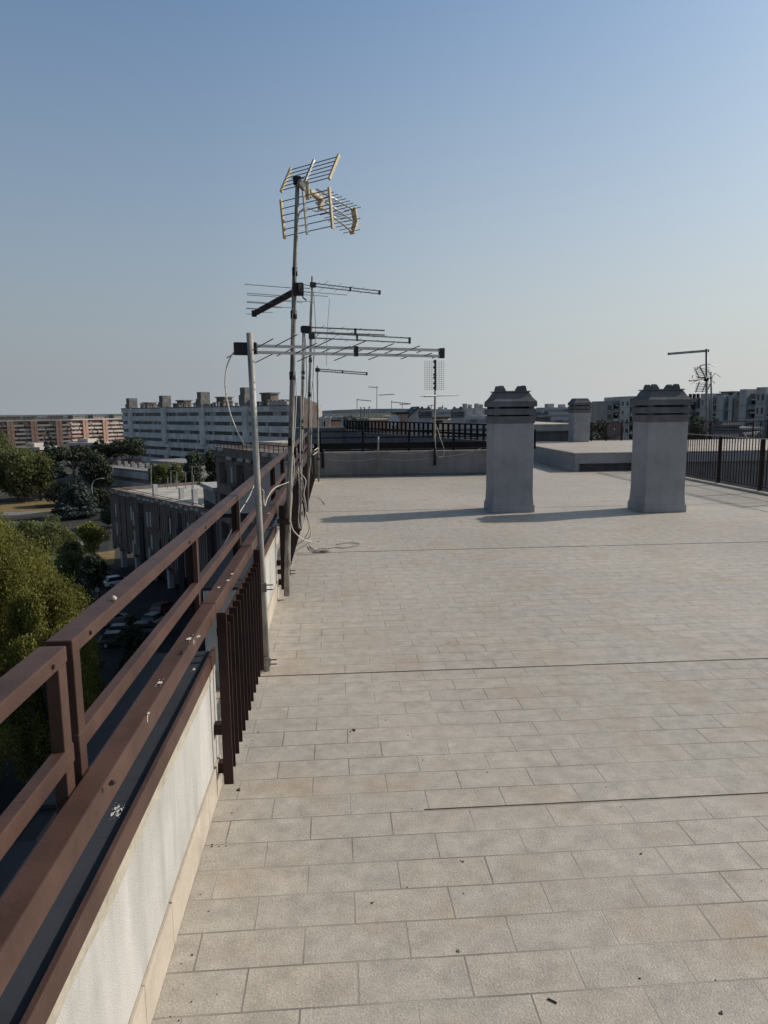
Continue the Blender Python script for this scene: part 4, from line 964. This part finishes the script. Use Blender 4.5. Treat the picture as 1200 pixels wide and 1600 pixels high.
dish(504, 655, 50, .2, 'dishw', 'left small pale dish on the plaster roof room'); dish(513.5, 654, 50, .17, 'dishw', 'right small pale dish on the plaster roof room')
dish(961, 673, 28.5, .36, 'dishb', 'brownish satellite dish behind the thin black railing', face=(-.5, -1, .25))
# far antennas
def far_ant(px, ytop, ybot, Y, arms, label, r=.022):
    t = thing('roof_antenna', label, 'antenna', atY(px, ybot, Y), 'small television antennas on the roofs behind the end wall')
    MB().tube([atY(px-.5, ybot, Y), atY(px, ytop, Y)], r, 6).build('mast', 'alu_dk', t)
    for (xa, ya, xb, yb) in arms:
        A, Bq = atY(xa, ya, Y), atY(xb, yb, Y+.3); MB().bar(A, Bq, .035, .05).build('boom', 'alu_dk', t)
        d = (Bq-A); 
        for k in range(6):
            q = A+d*(k+.5)/6; MB().tube([q-Vector((.05, .2, .02)), q+Vector((.05, .2, .02))], .006, 4).build('element', 'alu_dk', t)
    return t
far_ant(558, 623, 657, 45, ((558, 624.5, 580, 626.5),), 'leftmost far roof antenna with one short arm')
far_ant(589, 603, 653, 45, ((576, 604.5, 590, 605.5), (592, 617.5, 616, 616)), 'tall far roof antenna with two arms')
t = far_ant(612, 626, 647, 48, ((611, 628, 642, 631),), 'far roof antenna with a wide arm above the pale dish')
far_ant(628.5, 630, 665, 46, ((624, 632, 640, 631.5),), 'far roof antenna in front of the pinkish roof room')
far_ant(674, 632, 645, 60, ((668, 634, 681, 633.5),), 'tiny far antenna left of the end wall mast', .03)
far_ant(691.5, 633, 645, 70, ((690, 636, 694, 636),), 'tiny far antenna right of the end wall mast', .05)
for px, yt in ((564, 636), (569.5, 636), (577, 635)): far_ant(px, yt, 657, 80, ((px-2, yt+1, px+2, yt+1.5), (px-2, yt+6, px+2, yt+6)), {564: 'left of two far bushy roof poles', 569.5: 'right of two far bushy roof poles', 577: 'single plain far roof pole'}[px], .07)
# right antenna mast
YA = 30
M7 = mast([atY(1104, 700, YA), atY(1104, 620, YA), atY(1104, 545, YA)], .05, 'far mast on the right rising above the picket fence', 'alu_dk', group=None)
mast([atY(1112, 690, YA+.3), atY(1111.5, 620, YA+.3), atY(1111, 581, YA+.3)], .038, 'shorter far mast beside the right one', 'alu_dk', group=None)
A, Bq = atY(1106, 548, YA), atY(1044, 553, YA+.4)
lpda(A, Bq-A, (Bq-A).length, (.3, .9, .1), .5, .1, 8, 'long thin antenna pointing left on the far right mast', gap=.05, th=.045, m='alu_dk', rr=.006, mid=None)
R0 = atY(1098, 592, YA-.1)
FA = thing('corner_reflector_antenna', 'tangled grid reflector antenna with curved strips on the far right mast', 'antenna', R0)
def fa(P, r=.012, m='alu_dk', n='reflector_rod'): MB().tube([atY(x, y, YA-.1+dy) for x, y, dy in P], r, 5).build(n, m, FA)
for P in (((1095, 574, 0), (1085, 574, -.1), (1093, 591, 0)), ((1088, 577, 0), (1095, 571, 0), (1109, 569, .2)), ((1094, 573, 0), (1104, 591, 0))): fa(P, .022, 'galv', 'end_strip')
for P in (((1093, 596, 0), (1087, 613, 0)), ((1103, 598, 0), (1097, 613, 0)), ((1111, 598, .2), (1104, 612, .1)), ((1103, 591, 0), (1094, 575, 0))): fa(P, .025, 'galv_old', 'end_strip')
for k in range(6): fa(((1084+k*.8, 578+k*2.6, 0), (1108+k*.8, 574+k*2.6, .2)), .012)
for k in range(6): fa(((1088-k*.5, 599+k*2.6, 0), (1111-k*.5, 598+k*2.6, .2)), .012)
fa(((1077, 595, -.6), (1100, 592, 0)), .035, 'galv_old', 'boom'); fa(((1080, 600, -.5), (1088, 595, -.2), (1098, 592, 0)), .015, 'galv', 'boom'); fa(((1090, 590, 0), (1113, 591, .1)), .03, 'rod', 'mount_arm')
for P in (((1110, 569, .2), (1120, 573, .3)), ((1104, 575, .2), (1110, 586, .2)), ((1112, 590, 0), (1117, 583, .1), (1126, 589, .3)), ((1112, 594, 0), (1117, 599, .1)), ((1081, 591, -.2), (1083, 586, -.2), (1090, 583, 0))): fa(P, .016)
MB().box((-.09, -.06, -.07), (.09, .06, .07), Matrix.Translation(atY(1103.5, 593, YA-.05))).build('clamp', 'black', FA, bevel=.02)
# drying rack
D_ = thing('drying_rack', 'white metal drying rack glinting at the far right behind the fence', 'drying rack', atY(1172, 688, 27))
for k in range(5):
    a_, b_ = atY(1160+k*1.5, 677+k*.5, 27+k*.12), atY(1187-k, 674+k*1.0, 27+k*.12); MB().tube([a_, b_], .018, 5).build('rail', 'dishw', D_)
for q in ((1163, 678, 1172, 692), (1184, 676, 1168, 692)): MB().tube([atY(q[0], q[1], 27), atY(q[2], q[3], 27)], .015, 5).build('leg', 'dishw', D_)
rblock('roof_canopy', 1159, 1188, 668, 29, 1.5, 'cement_dk', 'cement', 'thin grey canopy above the white drying rack', 'canopy', zb=.2, caph=.1)

# ---- right hand apartment row : stepped bays
def bay_block(label, pl, pr, D, bays, ztop_default=5, Dr=None, group='grey apartment blocks in the distance on the right'):
    T, L, u = bld('apartment_block', label, pl, D, pr, Dr or D, group)
    for (a, b, ytop, kind, setb) in bays:
        u0, u1 = u(a), u(b); z1 = atY((a+b)/2, ytop, D).z
        m = {'blank': 'b_greyl', 'pale': 'b_greyl', 'win': 'b_grey', 'log': 'b_grey'}[kind]
        part(T, 'wall', m, (u0, u1, setb, 14, -22, z1))
        wd = u1-u0
        for k in range(6):
            z = z1-2.2-3.05*k
            if kind == 'win':
                part(T, 'window', 'glass', (u0+wd*.2, u0+wd*.8, setb-.06, setb-.001, z-.9, z+.7))
            if kind == 'log':
                part(T, 'loggia', 'dark', (u0+wd*.08, u1-wd*.08, setb-.03, setb-.001, z-.9, z+1.2))  # flat dark sheet on the wall paints the shade of a recess
                part(T, 'balcony', 'b_greyl' if k % 2 else 'b_grey', (u0, u1-wd*.12, setb-1.3, setb-.04, z-1.5, z-.75))
                part(T, 'balcony_rail', 'b_tower', (u0, u1-wd*.12, setb-1.32, setb-1.25, z-.75, z-.35))
                if rnd.random() < .6: part(T, 'awning', 'shut', (u0+wd*rnd.uniform(.1, .4), u1-wd*.3, setb-.9, setb-.05, z+.6, z+1.0))
            if kind in ('blank', 'pale') and wd > 2.2:
                for f_ in ((.16, .34), (.62, .84)):
                    part(T, 'window', 'glass' if rnd.random() < .7 else 'shut', (u0+wd*f_[0], u0+wd*f_[1], setb-.05, setb-.001, z-.8, z+.6))
            part(T, 'floor_band', 'b_tower', (u0, u1, setb-.04, setb-.0005, z-1.62, z-1.5))
    return T, L, u
bay_block('grey block with dark square windows left of the right chimney', 947, 1000, 240, ((947, 958, 626.5, 'win', 0), (958, 967, 627, 'log', .5), (967, 982, 620, 'blank', -1), (982, 1000, 619, 'log', 0)))
T, L, u = bay_block('long grey block with stepped bays behind the picket fence', 1060, 1260, 185, ((1060, 1077, 624, 'win', 0), (1077, 1087, 622.5, 'log', 0), (1087, 1100, 622, 'log', 1), (1100, 1114, 616, 'blank', -1.5), (1114, 1123, 624, 'log', .5), (1123, 1134, 618.5, 'pale', -1),
   (1134, 1141, 619, 'log', 1), (1141, 1147, 618.5, 'pale', -.8), (1147, 1151, 619, 'log', 1), (1151, 1161, 618, 'win', -1), (1161, 1172, 611, 'blank', -1.5), (1172, 1189, 617, 'log', 0), (1189, 1204, 609, 'blank', -2), (1204, 1230, 612, 'log', 0), (1230, 1260, 606, 'win', -1)), Dr=150)
part(T, 'roof_room', 'b_greyl', (u(1115), u(1136), 2, 8, 3.5, atY(1125, 613.5, 175).z)); part(T, 'roof_room', 'b_greyl', (u(1178), u(1199), 2, 8, 3.5, atY(1190, 607.5, 165).z))
part(T, 'room_cap', 'b_tower', (u(1114), u(1138), 1.5, 8.5, atY(1125, 613.4, 175).z, atY(1125, 612, 175).z)); part(T, 'room_cap', 'b_tower', (u(1177), u(1201), 1.5, 8.5, atY(1190, 607.4, 165).z, atY(1190, 605.8, 165).z))
for px in (1069, 1075, 1081, 1092, 1104, 1131, 1144, 1149, 1158, 1167, 1184): x = u(px); part(T, 'roof_vent', 'dark', (x-.3, x+.3, 1.5, 2.1, 3, atY(px, 615, 178).z))
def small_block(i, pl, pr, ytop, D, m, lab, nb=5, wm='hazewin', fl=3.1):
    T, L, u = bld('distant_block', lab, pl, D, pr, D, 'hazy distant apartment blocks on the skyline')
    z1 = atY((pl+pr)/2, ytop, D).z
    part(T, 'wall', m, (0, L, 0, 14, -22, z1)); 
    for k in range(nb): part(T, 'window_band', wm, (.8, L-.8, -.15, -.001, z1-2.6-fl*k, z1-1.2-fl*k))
    part(T, 'roof_room', m, (L*.2, L*.42, 3, 9, z1+.01, z1+2.2)); part(T, 'roof_room', m, (L*.65, L*.8, 3, 9, z1+.01, z1+1.8))
    return T
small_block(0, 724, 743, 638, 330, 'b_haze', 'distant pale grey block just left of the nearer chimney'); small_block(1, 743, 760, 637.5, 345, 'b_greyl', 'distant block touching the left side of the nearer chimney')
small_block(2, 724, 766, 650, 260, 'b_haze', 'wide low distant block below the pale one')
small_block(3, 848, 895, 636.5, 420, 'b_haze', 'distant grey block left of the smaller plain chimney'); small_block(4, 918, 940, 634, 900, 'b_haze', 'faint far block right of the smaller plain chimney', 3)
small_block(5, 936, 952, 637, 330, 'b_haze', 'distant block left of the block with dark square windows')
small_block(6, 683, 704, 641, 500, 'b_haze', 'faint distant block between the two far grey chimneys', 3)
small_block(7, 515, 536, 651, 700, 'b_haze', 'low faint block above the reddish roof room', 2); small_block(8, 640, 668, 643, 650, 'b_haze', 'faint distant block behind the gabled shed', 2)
# skyline hills (hazy)
hp = MB(); 
for i in range(60):
    a0, a1 = math.radians(-50+100*i/60), math.radians(-50+100*(i+1)/60); R_ = 5200
    h0, h1 = [(-8 if a < 0 else -5)+14*(.5+.5*math.sin(a*9+1))*(.6+.4*math.sin(a*23)) for a in (a0, a1)]
    hp.add([(math.sin(a0)*R_, math.cos(a0)*R_, GZ), (math.sin(a1)*R_, math.cos(a1)*R_, GZ), (math.sin(a1)*R_, math.cos(a1)*R_, h1), (math.sin(a0)*R_, math.cos(a0)*R_, h0), ], [(0, 1, 2, 3)])
tag(hp.build('hills', 'hill'), kind='structure')

# ---- trees --------------------------------------------------------------
LM = dict(
 olive=leaf_mat('olive_leaves', (.29, .275, .07), (.085, .095, .022), .30, .4),
 green=leaf_mat('green_leaves', (.19, .20, .075), (.06, .07, .03), .18, .35),
 dark=leaf_mat('dark_needles', (.085, .10, .06), (.026, .034, .023), .16, .1),
 blue=leaf_mat('blue_green_needles', (.10, .125, .11), (.032, .043, .038), .16, .1),
 lime=leaf_mat('lime_leaves', (.30, .31, .07), (.09, .10, .025), .30, .35),
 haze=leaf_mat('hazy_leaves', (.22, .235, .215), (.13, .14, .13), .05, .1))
MT['bark'] = mat('bark', (.10, .08, .065), .95, var=.4, scale=4)
nr = np.random.RandomState(5)
def crown_mesh(name, blobs, n, size, m, parent, droop=0.0, flat=1.0):
    bl = np.array(blobs, float); vol = bl[:, 3]*bl[:, 4]*bl[:, 5]; p = vol**.7; p /= p.sum()
    k = nr.choice(len(bl), n, p=p); d = nr.normal(size=(n, 3)); d /= np.linalg.norm(d, axis=1)[:, None]
    rr = nr.uniform(.25, 1.05, n)**.45*(1+.12*nr.normal(size=n))
    c = bl[k, :3]+d*bl[k, 3:6]*rr[:, None]
    s = size*nr.uniform(.55, 1.35, n)
    a = nr.normal(size=(n, 3)); a[:, 2] = a[:, 2]*flat-droop; a /= np.linalg.norm(a, axis=1)[:, None]
    b = np.cross(a, nr.normal(size=(n, 3))); b /= np.linalg.norm(b, axis=1)[:, None]
    a = a*s[:, None]; b = b*(s*.42)[:, None]
    V = np.stack([c-a, c+b*1.0, c+a, c-b], 1).reshape(-1, 3)-np.array(parent.location)[None]
    me = bpy.data.meshes.new(name); me.vertices.add(4*n); me.vertices.foreach_set('co', V.ravel())
    me.loops.add(4*n); me.loops.foreach_set('vertex_index', np.arange(4*n)); me.polygons.add(n)
    me.polygons.foreach_set('loop_start', np.arange(0, 4*n, 4)); me.polygons.foreach_set('loop_total', np.full(n, 4)); me.update(calc_edges=True)
    me.materials.append(LM[m]); o = bpy.data.objects.new(name, me); COL.objects.link(o); o.parent = parent; return o
def tree(px, ytop, D, rad, kind, label, m, n=5000, size=.3, asp=1.0, group=None, trunk=.35, base=None):
    top = atY(px, ytop, D); x, y, zt = top.x, D, top.z; z0 = GZ if base is None else base; H = zt-z0
    t = thing({'pine': 'pine_tree', 'cedar': 'cedar_tree', 'bush': 'shrub'}.get(kind, 'leafy_tree'), label, 'shrub' if kind == 'bush' else 'tree', (x, y, z0), group)
    blobs = []; limbs = []
    R_ = random.Random(int(px*7+D))
    if kind == 'pine':
        th = H*.33; cz = zt-th*.5
        for i in range(14):
            a = R_.uniform(0, 6.28); q = rad*.72*math.sqrt(R_.random()); blobs.append((x+math.cos(a)*q, y+math.sin(a)*q, cz+R_.uniform(-.25, .3)*th, rad*.36, rad*.36, th*.26))
        limbs = [b for b in blobs[::2]]; split = zt-th*1.35
    elif kind == 'cedar':
        nlev = 9
        for i in range(nlev):
            f = i/(nlev-1); z = z0+H*(.12+.84*f); q = rad*(1-f)**.8*.75
            m_ = max(1, int(6*(1-f)+1))
            for j in range(m_):
                a = j*6.28/m_+R_.uniform(0, 1.2); blobs.append((x+math.cos(a)*q*.75, y+math.sin(a)*q*.75, z+R_.uniform(-.3, .3), max(.35, q*.55), max(.35, q*.55), H*.045+.25))
        limbs = blobs[::5]; split = z0+H*.6
    elif kind == 'willow':
        for i in range(75):
            a = R_.uniform(0, 6.28); f = R_.random()**.9; z = z0+H*(.2+.76*f); w_ = math.sin(math.pi*min(1, .25+.66*f)); q = rad*.95*w_*math.sqrt(R_.uniform(.15, 1))
            r_ = rad*R_.uniform(.12, .22); blobs.append((x+math.cos(a)*q, y+math.sin(a)*q, min(z, zt-r_*asp*1.1), r_, r_, r_*asp*1.25))
        blobs.append((x, y, zt-rad*.25*asp, rad*.22, rad*.22, rad*.22*asp)); limbs = blobs[::4]; split = z0+H*.3
    else:
        for i in range(22):
            a = R_.uniform(0, 6.28); f = R_.random(); z = z0+H*((.02 if kind == 'bush' else .22 if kind == 'willow' else .40)+(.62 if kind == 'bush' else .66 if kind == 'willow' else .50)*f); w_ = math.sin(math.pi*min(1, .22+.68*f)); q = rad*.72*w_*math.sqrt(R_.random())
            r_ = rad*R_.uniform(.24, .42); blobs.append((x+math.cos(a)*q, y+math.sin(a)*q, min(z, zt-r_*asp*.8), r_, r_, r_*asp))
        blobs.append((x, y, zt-rad*.32*asp, rad*.32, rad*.32, rad*.32*asp)); limbs = blobs[::3]; split = z0+H*.3
    tw = MB(); tr_ = trunk
    tw.tube([(x, y, z0), (x+.15, y, z0+(split-z0)*.5), (x, y+.1, split)], [tr_*1.25, tr_, tr_*.75], 8)
    for b in limbs: tw.tube([(x, y+.1, split-.3), ((x+b[0])/2+.1, (y+b[1])/2, (split+b[2])/2-.2), (b[0], b[1], b[2])], [tr_*.45, tr_*.3, tr_*.1], 5, cap=False)
    tw.build('trunk', 'bark', t)
    crown_mesh('crown', blobs, n, size, m, t, droop={'leafy': .5, 'willow': 1.6}.get(kind, 0), flat=.35 if kind in ('pine', 'cedar') else 1)
    return t
# big near olive-green tree
tree(-66, 812, 44, 7.2, 'willow', 'large yellow-green tree closest to the building on the left edge', 'olive', 190000, .085, 1.5, trunk=.5)
tree(-90, 770, 47, 5.5, 'willow', 'yellow-green tree at the very left edge behind the nearest crown', 'olive', 40000, .12, 1.4, trunk=.4)
tree(66, 905, 41, 3.5, 'willow', 'darker yellow-green lower crown against the handrail', 'olive', 45000, .10, 1.3, trunk=.3)
tree(22, 706, 197, 10.5, 'leafy', 'broad mid-green tree left of the cedars', 'green', 24000, .42, 1.1)
tree(-22, 672, 205, 8.0, 'leafy', 'tall mid-green tree at the left edge', 'green', 9000, .40, 1.5)
tree(60, 742, 200, 5.4, 'leafy', 'rounded dark green tree in front of the broad mid-green one', 'green', 6000, .3)
tree(75, 673, 255, 5.2, 'cedar', 'tall blue-green cedar in front of the orange block', 'blue', 7000, .6)
tree(153, 674, 262, 6.2, 'cedar', 'tall blue-green cedar beside the white apartment block', 'blue', 7000, .6)
tree(113, 697, 205, 7.0, 'pine', 'wide dark umbrella pine between the two cedars', 'dark', 8000, .45)
tree(150, 708, 190, 4.5, 'leafy', 'dark tree in front of the right cedar', 'dark', 5000, .45)
tree(196, 686, 215, 6.4, 'pine', 'wide dark umbrella pine before the white apartment block', 'dark', 8000, .45)
tree(172, 693, 225, 4.2, 'pine', 'small umbrella pine left of the wide one', 'dark', 4000, .45)
tree(116, 736, 165, 5.7, 'cedar', 'dark dense cedar beside the curved street lamp', 'blue', 12000, .36)
tree(90, 755, 186, 4.2, 'leafy', 'dark shrubby tree left of the dense cedar', 'dark', 5000, .3)
tree(36, 746, 196, 5.0, 'leafy', 'dark bushy tree beyond the dry lawn', 'dark', 4500, .32)
tree(153, 765, 182, 3.8, 'leafy', 'dark tree just behind the street lamp', 'dark', 4000, .3)
tree(80, 802, 124, 4.8, 'bush', 'green round tree left of the sunlit small one', 'green', 7000, .22)
tree(142, 816, 114, 3.0, 'leafy', 'small bright lime tree beside the brown brick block', 'lime', 7000, .2)
tree(112, 832, 116, 2.4, 'bush', 'green shrub between the round tree and the lime tree', 'green', 4000, .2)
tree(146, 866, 88, 2.4, 'leafy', 'dark tree in the shadow above the white car', 'dark', 4500, .22)
tree(118, 905, 76, 2.2, 'leafy', 'dark tree at the edge of the car park', 'dark', 4000, .2)
tree(128, 975, 60, 2.0, 'bush', 'dark shrub beside the parked dark cars', 'dark', 4000, .2)
tree(205, 958, 66, 2.0, 'bush', 'dark shrub right of the parked dark cars', 'dark', 3000, .2)
tree(248, 725, 150, 2.6, 'pine', 'left small pine behind the brown block roof', 'green', 3500, .26)
tree(270, 724, 152, 2.8, 'pine', 'right small pine behind the brown block roof', 'green', 3500, .26)
tree(305, 706, 165, 4.8, 'leafy', 'dark tree between the white block and the taller brown block', 'dark', 6000, .36)
tree(330, 700, 170, 4, 'leafy', 'dark tree behind the leaning pipe', 'dark', 4000, .36)
tree(922, 660, 130, 3.6, 'leafy', 'green tree right of the smaller plain chimney', 'dark', 6000, .3)
tree(940, 655, 145, 4.2, 'leafy', 'second green tree left of the block with square windows', 'dark', 6000, .3)
tree(1000, 655, 110, 3.6, 'leafy', 'dark tree behind the right chimney', 'dark', 4000, .3)
tree(1092, 650, 90, 3.0, 'leafy', 'dark tree in front of the stepped grey block', 'dark', 4500, .25)
tree(1118, 655, 95, 3.0, 'leafy', 'dark tree right of the far right mast', 'dark', 4500, .25)
tree(40, 812, 132, 4.2, 'bush', 'low green shrub between the near tree and the path', 'green', 6000, .25)
tree(108, 858, 104, 3.0, 'bush', 'dark green shrub at the corner of the car park', 'green', 5000, .22)
tree(176, 792, 150, 3.0, 'leafy', 'dark tree hidden behind the corner of the brown block', 'dark', 4000, .28)
# distant woods
def strip(px0, px1, ytop, D, n, label):
    a, b = atY(px0, ytop, D), atY(px1, ytop, D); q = thing('treeline', label, 'wood', (a.x, D, GZ)); q['kind'] = 'stuff'
    bl = []; x = a.x
    while x < b.x: r_ = D*.006*rnd.uniform(.7, 1.3); bl.append((x, D+rnd.uniform(-8, 8), a.z-r_+rnd.uniform(-1, .5), r_*1.3, r_, r_*1.2)); bl.append((x, D, a.z-3*r_, r_*1.5, r_, r_*2)); x += r_*.9
    crown_mesh('foliage', bl, n, D*.0022, 'haze', q)
strip(506, 565, 651, 900, 5000, 'hazy far treeline left of the far antennas'); strip(560, 640, 655, 600, 5000, 'hazy treeline behind the far antennas')
strip(690, 730, 644, 700, 3000, 'hazy treeline between the far chimney and pale block'); strip(838, 960, 646, 500, 7000, 'hazy treeline beyond the upper roof slab')

# ---- street lamp
def lamp(px, pyb, pyt, D, reach, label, h2=None):
    a = atY(px, pyt, D); t = thing('street_lamp', label, 'street lamp', (a.x, D, GZ)); z = a.z
    MB().tube([(a.x, D, GZ), (a.x, D, z-2.2), (a.x+.1, D, z-1.2), (a.x+reach*.35, D, z-.35), (a.x+reach*.75, D, z-.05), (a.x+reach, D, z)], [.11, .09, .075, .07, .06, .06], 8).build('pole', 'dishw', t, smooth=True)
    MB().loft([[(a.x+reach-.1+q, D+w_*s_, z+h_) for s_, h_ in ((-1, .0), (1, .0), (.7, .12), (-.7, .12))] for q, w_ in ((0, .08), (.3, .18), (.8, .16), (1.0, .06))]).build('lamp_head', 'dishw', t)
lamp(142.5, 800, 748, 170, 2.1, 'curved white street lamp beside the dense dark cedar')
lamp(-30, 800, 758, 170, 2.1, 'curved street lamp out at the left edge')
def pole(px, yt, yb, D, lab, r=.05, arm=None):
    a, b = atY(px, yb, D), atY(px, yt, D); t = thing('roof_pole', lab, 'pole', a, 'thin aerial poles rising from the roof of the brown block')
    MB().tube([a, b], r, 6).build('pole', 'galv', t)
    if arm: MB().bar(b-Vector((0, 0, .1)), b+Vector((arm, .2, -.1)), .05, .05).build('boom', 'galv', t)
for i, (px, yt, yb, arm) in enumerate(((236, 727, 762, None), (267, 735, 762, .6), (276, 737, 764, None), (290, 738, 764, -.7), (300, 728, 764, 1.1), (302, 742, 766, None), (318, 737, 768, 1.0), (262, 745, 764, None))):
    pole(px, yt, yb, 96, ['thin pole at the left of the brown block roof', 'thin pole with a right arm, second from the left on the brown block', 'bare thin pole in the middle of the brown block roof', 'thin pole with a left arm on the brown block roof', 'tallest thin pole with a long arm near the right end of that roof', 'short bare pole beside the tallest one', 'pole with an arm at the gap before the taller brown block', 'short thin pole left of the middle one'][i], .055, arm)

# ---- cars -----------------------------------------------------------------
def carpaint(name, c): return mat(name, c, .3, var=.08, spec=.6)
MT['tyre'] = mat('tyre_rubber', (.02, .02, .02), .8); MT['lens'] = mat('lamp_lens', (.5, .5, .48), .2); MT['taillens'] = mat('tail_lens', (.25, .02, .015), .3)
def make_car(x, y, rz, paint, label, group='cars parked in the yard below'):
    t = thing('parked_car', label, 'car', (x, y, GZ+.02), group, rz)
    def sec(z, pts): return pts
    Lh = 2.05
    # body shell: cross sections along length (x local)
    st = [(-2.05, .45, .70, .74), (-1.95, .30, .85, .82), (-1.3, .24, .92, .86), (-.2, .24, .92, .87), (.9, .24, .92, .86), (1.6, .26, .82, .84), (1.98, .32, .68, .76), (2.06, .42, .58, .66)]
    b = MB().loft([[(px_, -w_, zl), (px_, w_, zl), (px_, w_*1.02, (zl+zh)*.55), (px_, w_*.93, zh), (px_, -w_*.93, zh), (px_, -w_*1.02, (zl+zh)*.55)] for px_, zl, zh, w_ in st])
    b.build('body', paint, t, smooth=False, bevel=.04, local=True)
    MB().loft([[(-1.75+dx0, -w_, z), (.95-dx1, -w_, z), (.95-dx1, w_, z), (-1.75+dx0, w_, z)] for z, dx0, dx1, w_ in ((.86, 0, 0, .79), (1.15, .14, .42, .73), (1.40, .35, .85, .62))]).build('window_glass', 'glass', t, bevel=.03, local=True)
    MB().loft([[(-1.44+a_, -w_, z), (.13-a_*2, -w_, z), (.13-a_*2, w_, z), (-1.44+a_, w_, z)] for z, a_, w_ in ((1.402, 0, .62), (1.45, .08, .55))]).build('roof', paint, t, bevel=.02, local=True)
    for s_ in (-1, 1):
        for xx in (-.45, ): MB().bar((xx, s_*.785, .87), (xx+.03, s_*.625, 1.4), .05, .02).build('door_pillar', paint, t, local=True)
        for xx in (-1.28, 1.25):
            wl = MB().tube([(xx, s_*.70, .31), (xx, s_*.885, .31)], .31, 16).build('wheel', 'tyre', t, local=True); MB().tube([(xx, s_*.886, .31), (xx, s_*.90, .31)], .19, 12).build('hub_cap', 'alu', wl, local=True)
        MB().box((1.96, s_*.48, .55), (2.04, s_*.70, .66)).build('headlight', 'lens', t, local=True)
        MB().box((-2.07, s_*.52, .62), (-1.98, s_*.74, .80)).build('tail_light', 'taillens', t, local=True)
    return t
for (px, py, rz, col, label) in (
  (186, 915, 35, (.62, .62, .62), 'white hatchback parked alone beside the brown block'),
  (197, 996, 8, (.025, .03, .04), 'dark blue car, the farther of the two seen through the handrail'),
  (188, 1008, 8, (.03, .03, .032), 'black car, the nearer of the two seen through the handrail'),
  (178, 975, 40, (.20, .21, .22), 'grey car half hidden behind the top handrail'),
  (232, 992, 5, (.10, .10, .11), 'dark grey car right of the pair of dark cars'),
  (260, 958, 60, (.16, .02, .02), 'dark red car in the deep shade between the rails'),
  (118, 857, 10, (.5, .5, .5), 'pale car glimpsed between the shrubs near the pavement'),
  (150, 905, 30, (.02, .02, .022), 'black car in the shade left of the white hatchback'),
  (150, 780, 30, (.25, .26, .28), 'silver car on the road by the street lamp'),
  (102, 800, 20, (.42, .42, .42), 'white car on the road under the dense cedar'),
  (245, 975, 70, (.3, .3, .3), 'silver grey car parked near the foot of the brown block')):
    c = g(px, py); make_car(c.x, c.y, math.radians(rz), carpaint('car_paint', col), label)
# kerb blocks and posts in the yard
t = thing('traffic_post', 'small dark post with a round head in the yard', 'post', g(154, 950)); c = g(154, 950)
MB().tube([c, c+Vector((0, 0, 2.2))], .05, 6).build('pole', 'galv_old', t); MB().tube([c+Vector((0, -.04, 2.3)), c+Vector((0, .0, 2.3))], .3, 14).build('sign_plate', 'b_grey', t)
c = g(124, 806); k_ = thing('kiosk', 'small kiosk with a reddish roof behind the lime tree', 'kiosk', c)
MB().box((c.x-1.6, c.y, GZ), (c.x+1.6, c.y+3, GZ+2.3)).build('wall', 'b_tan', k_); MB().loft([ring(c.x, c.y+1.5, 2.0, 1.9, GZ+2.31), ring(c.x, c.y+1.5, .3, .3, GZ+3.2)]).build('roof', 'b_brick', k_)
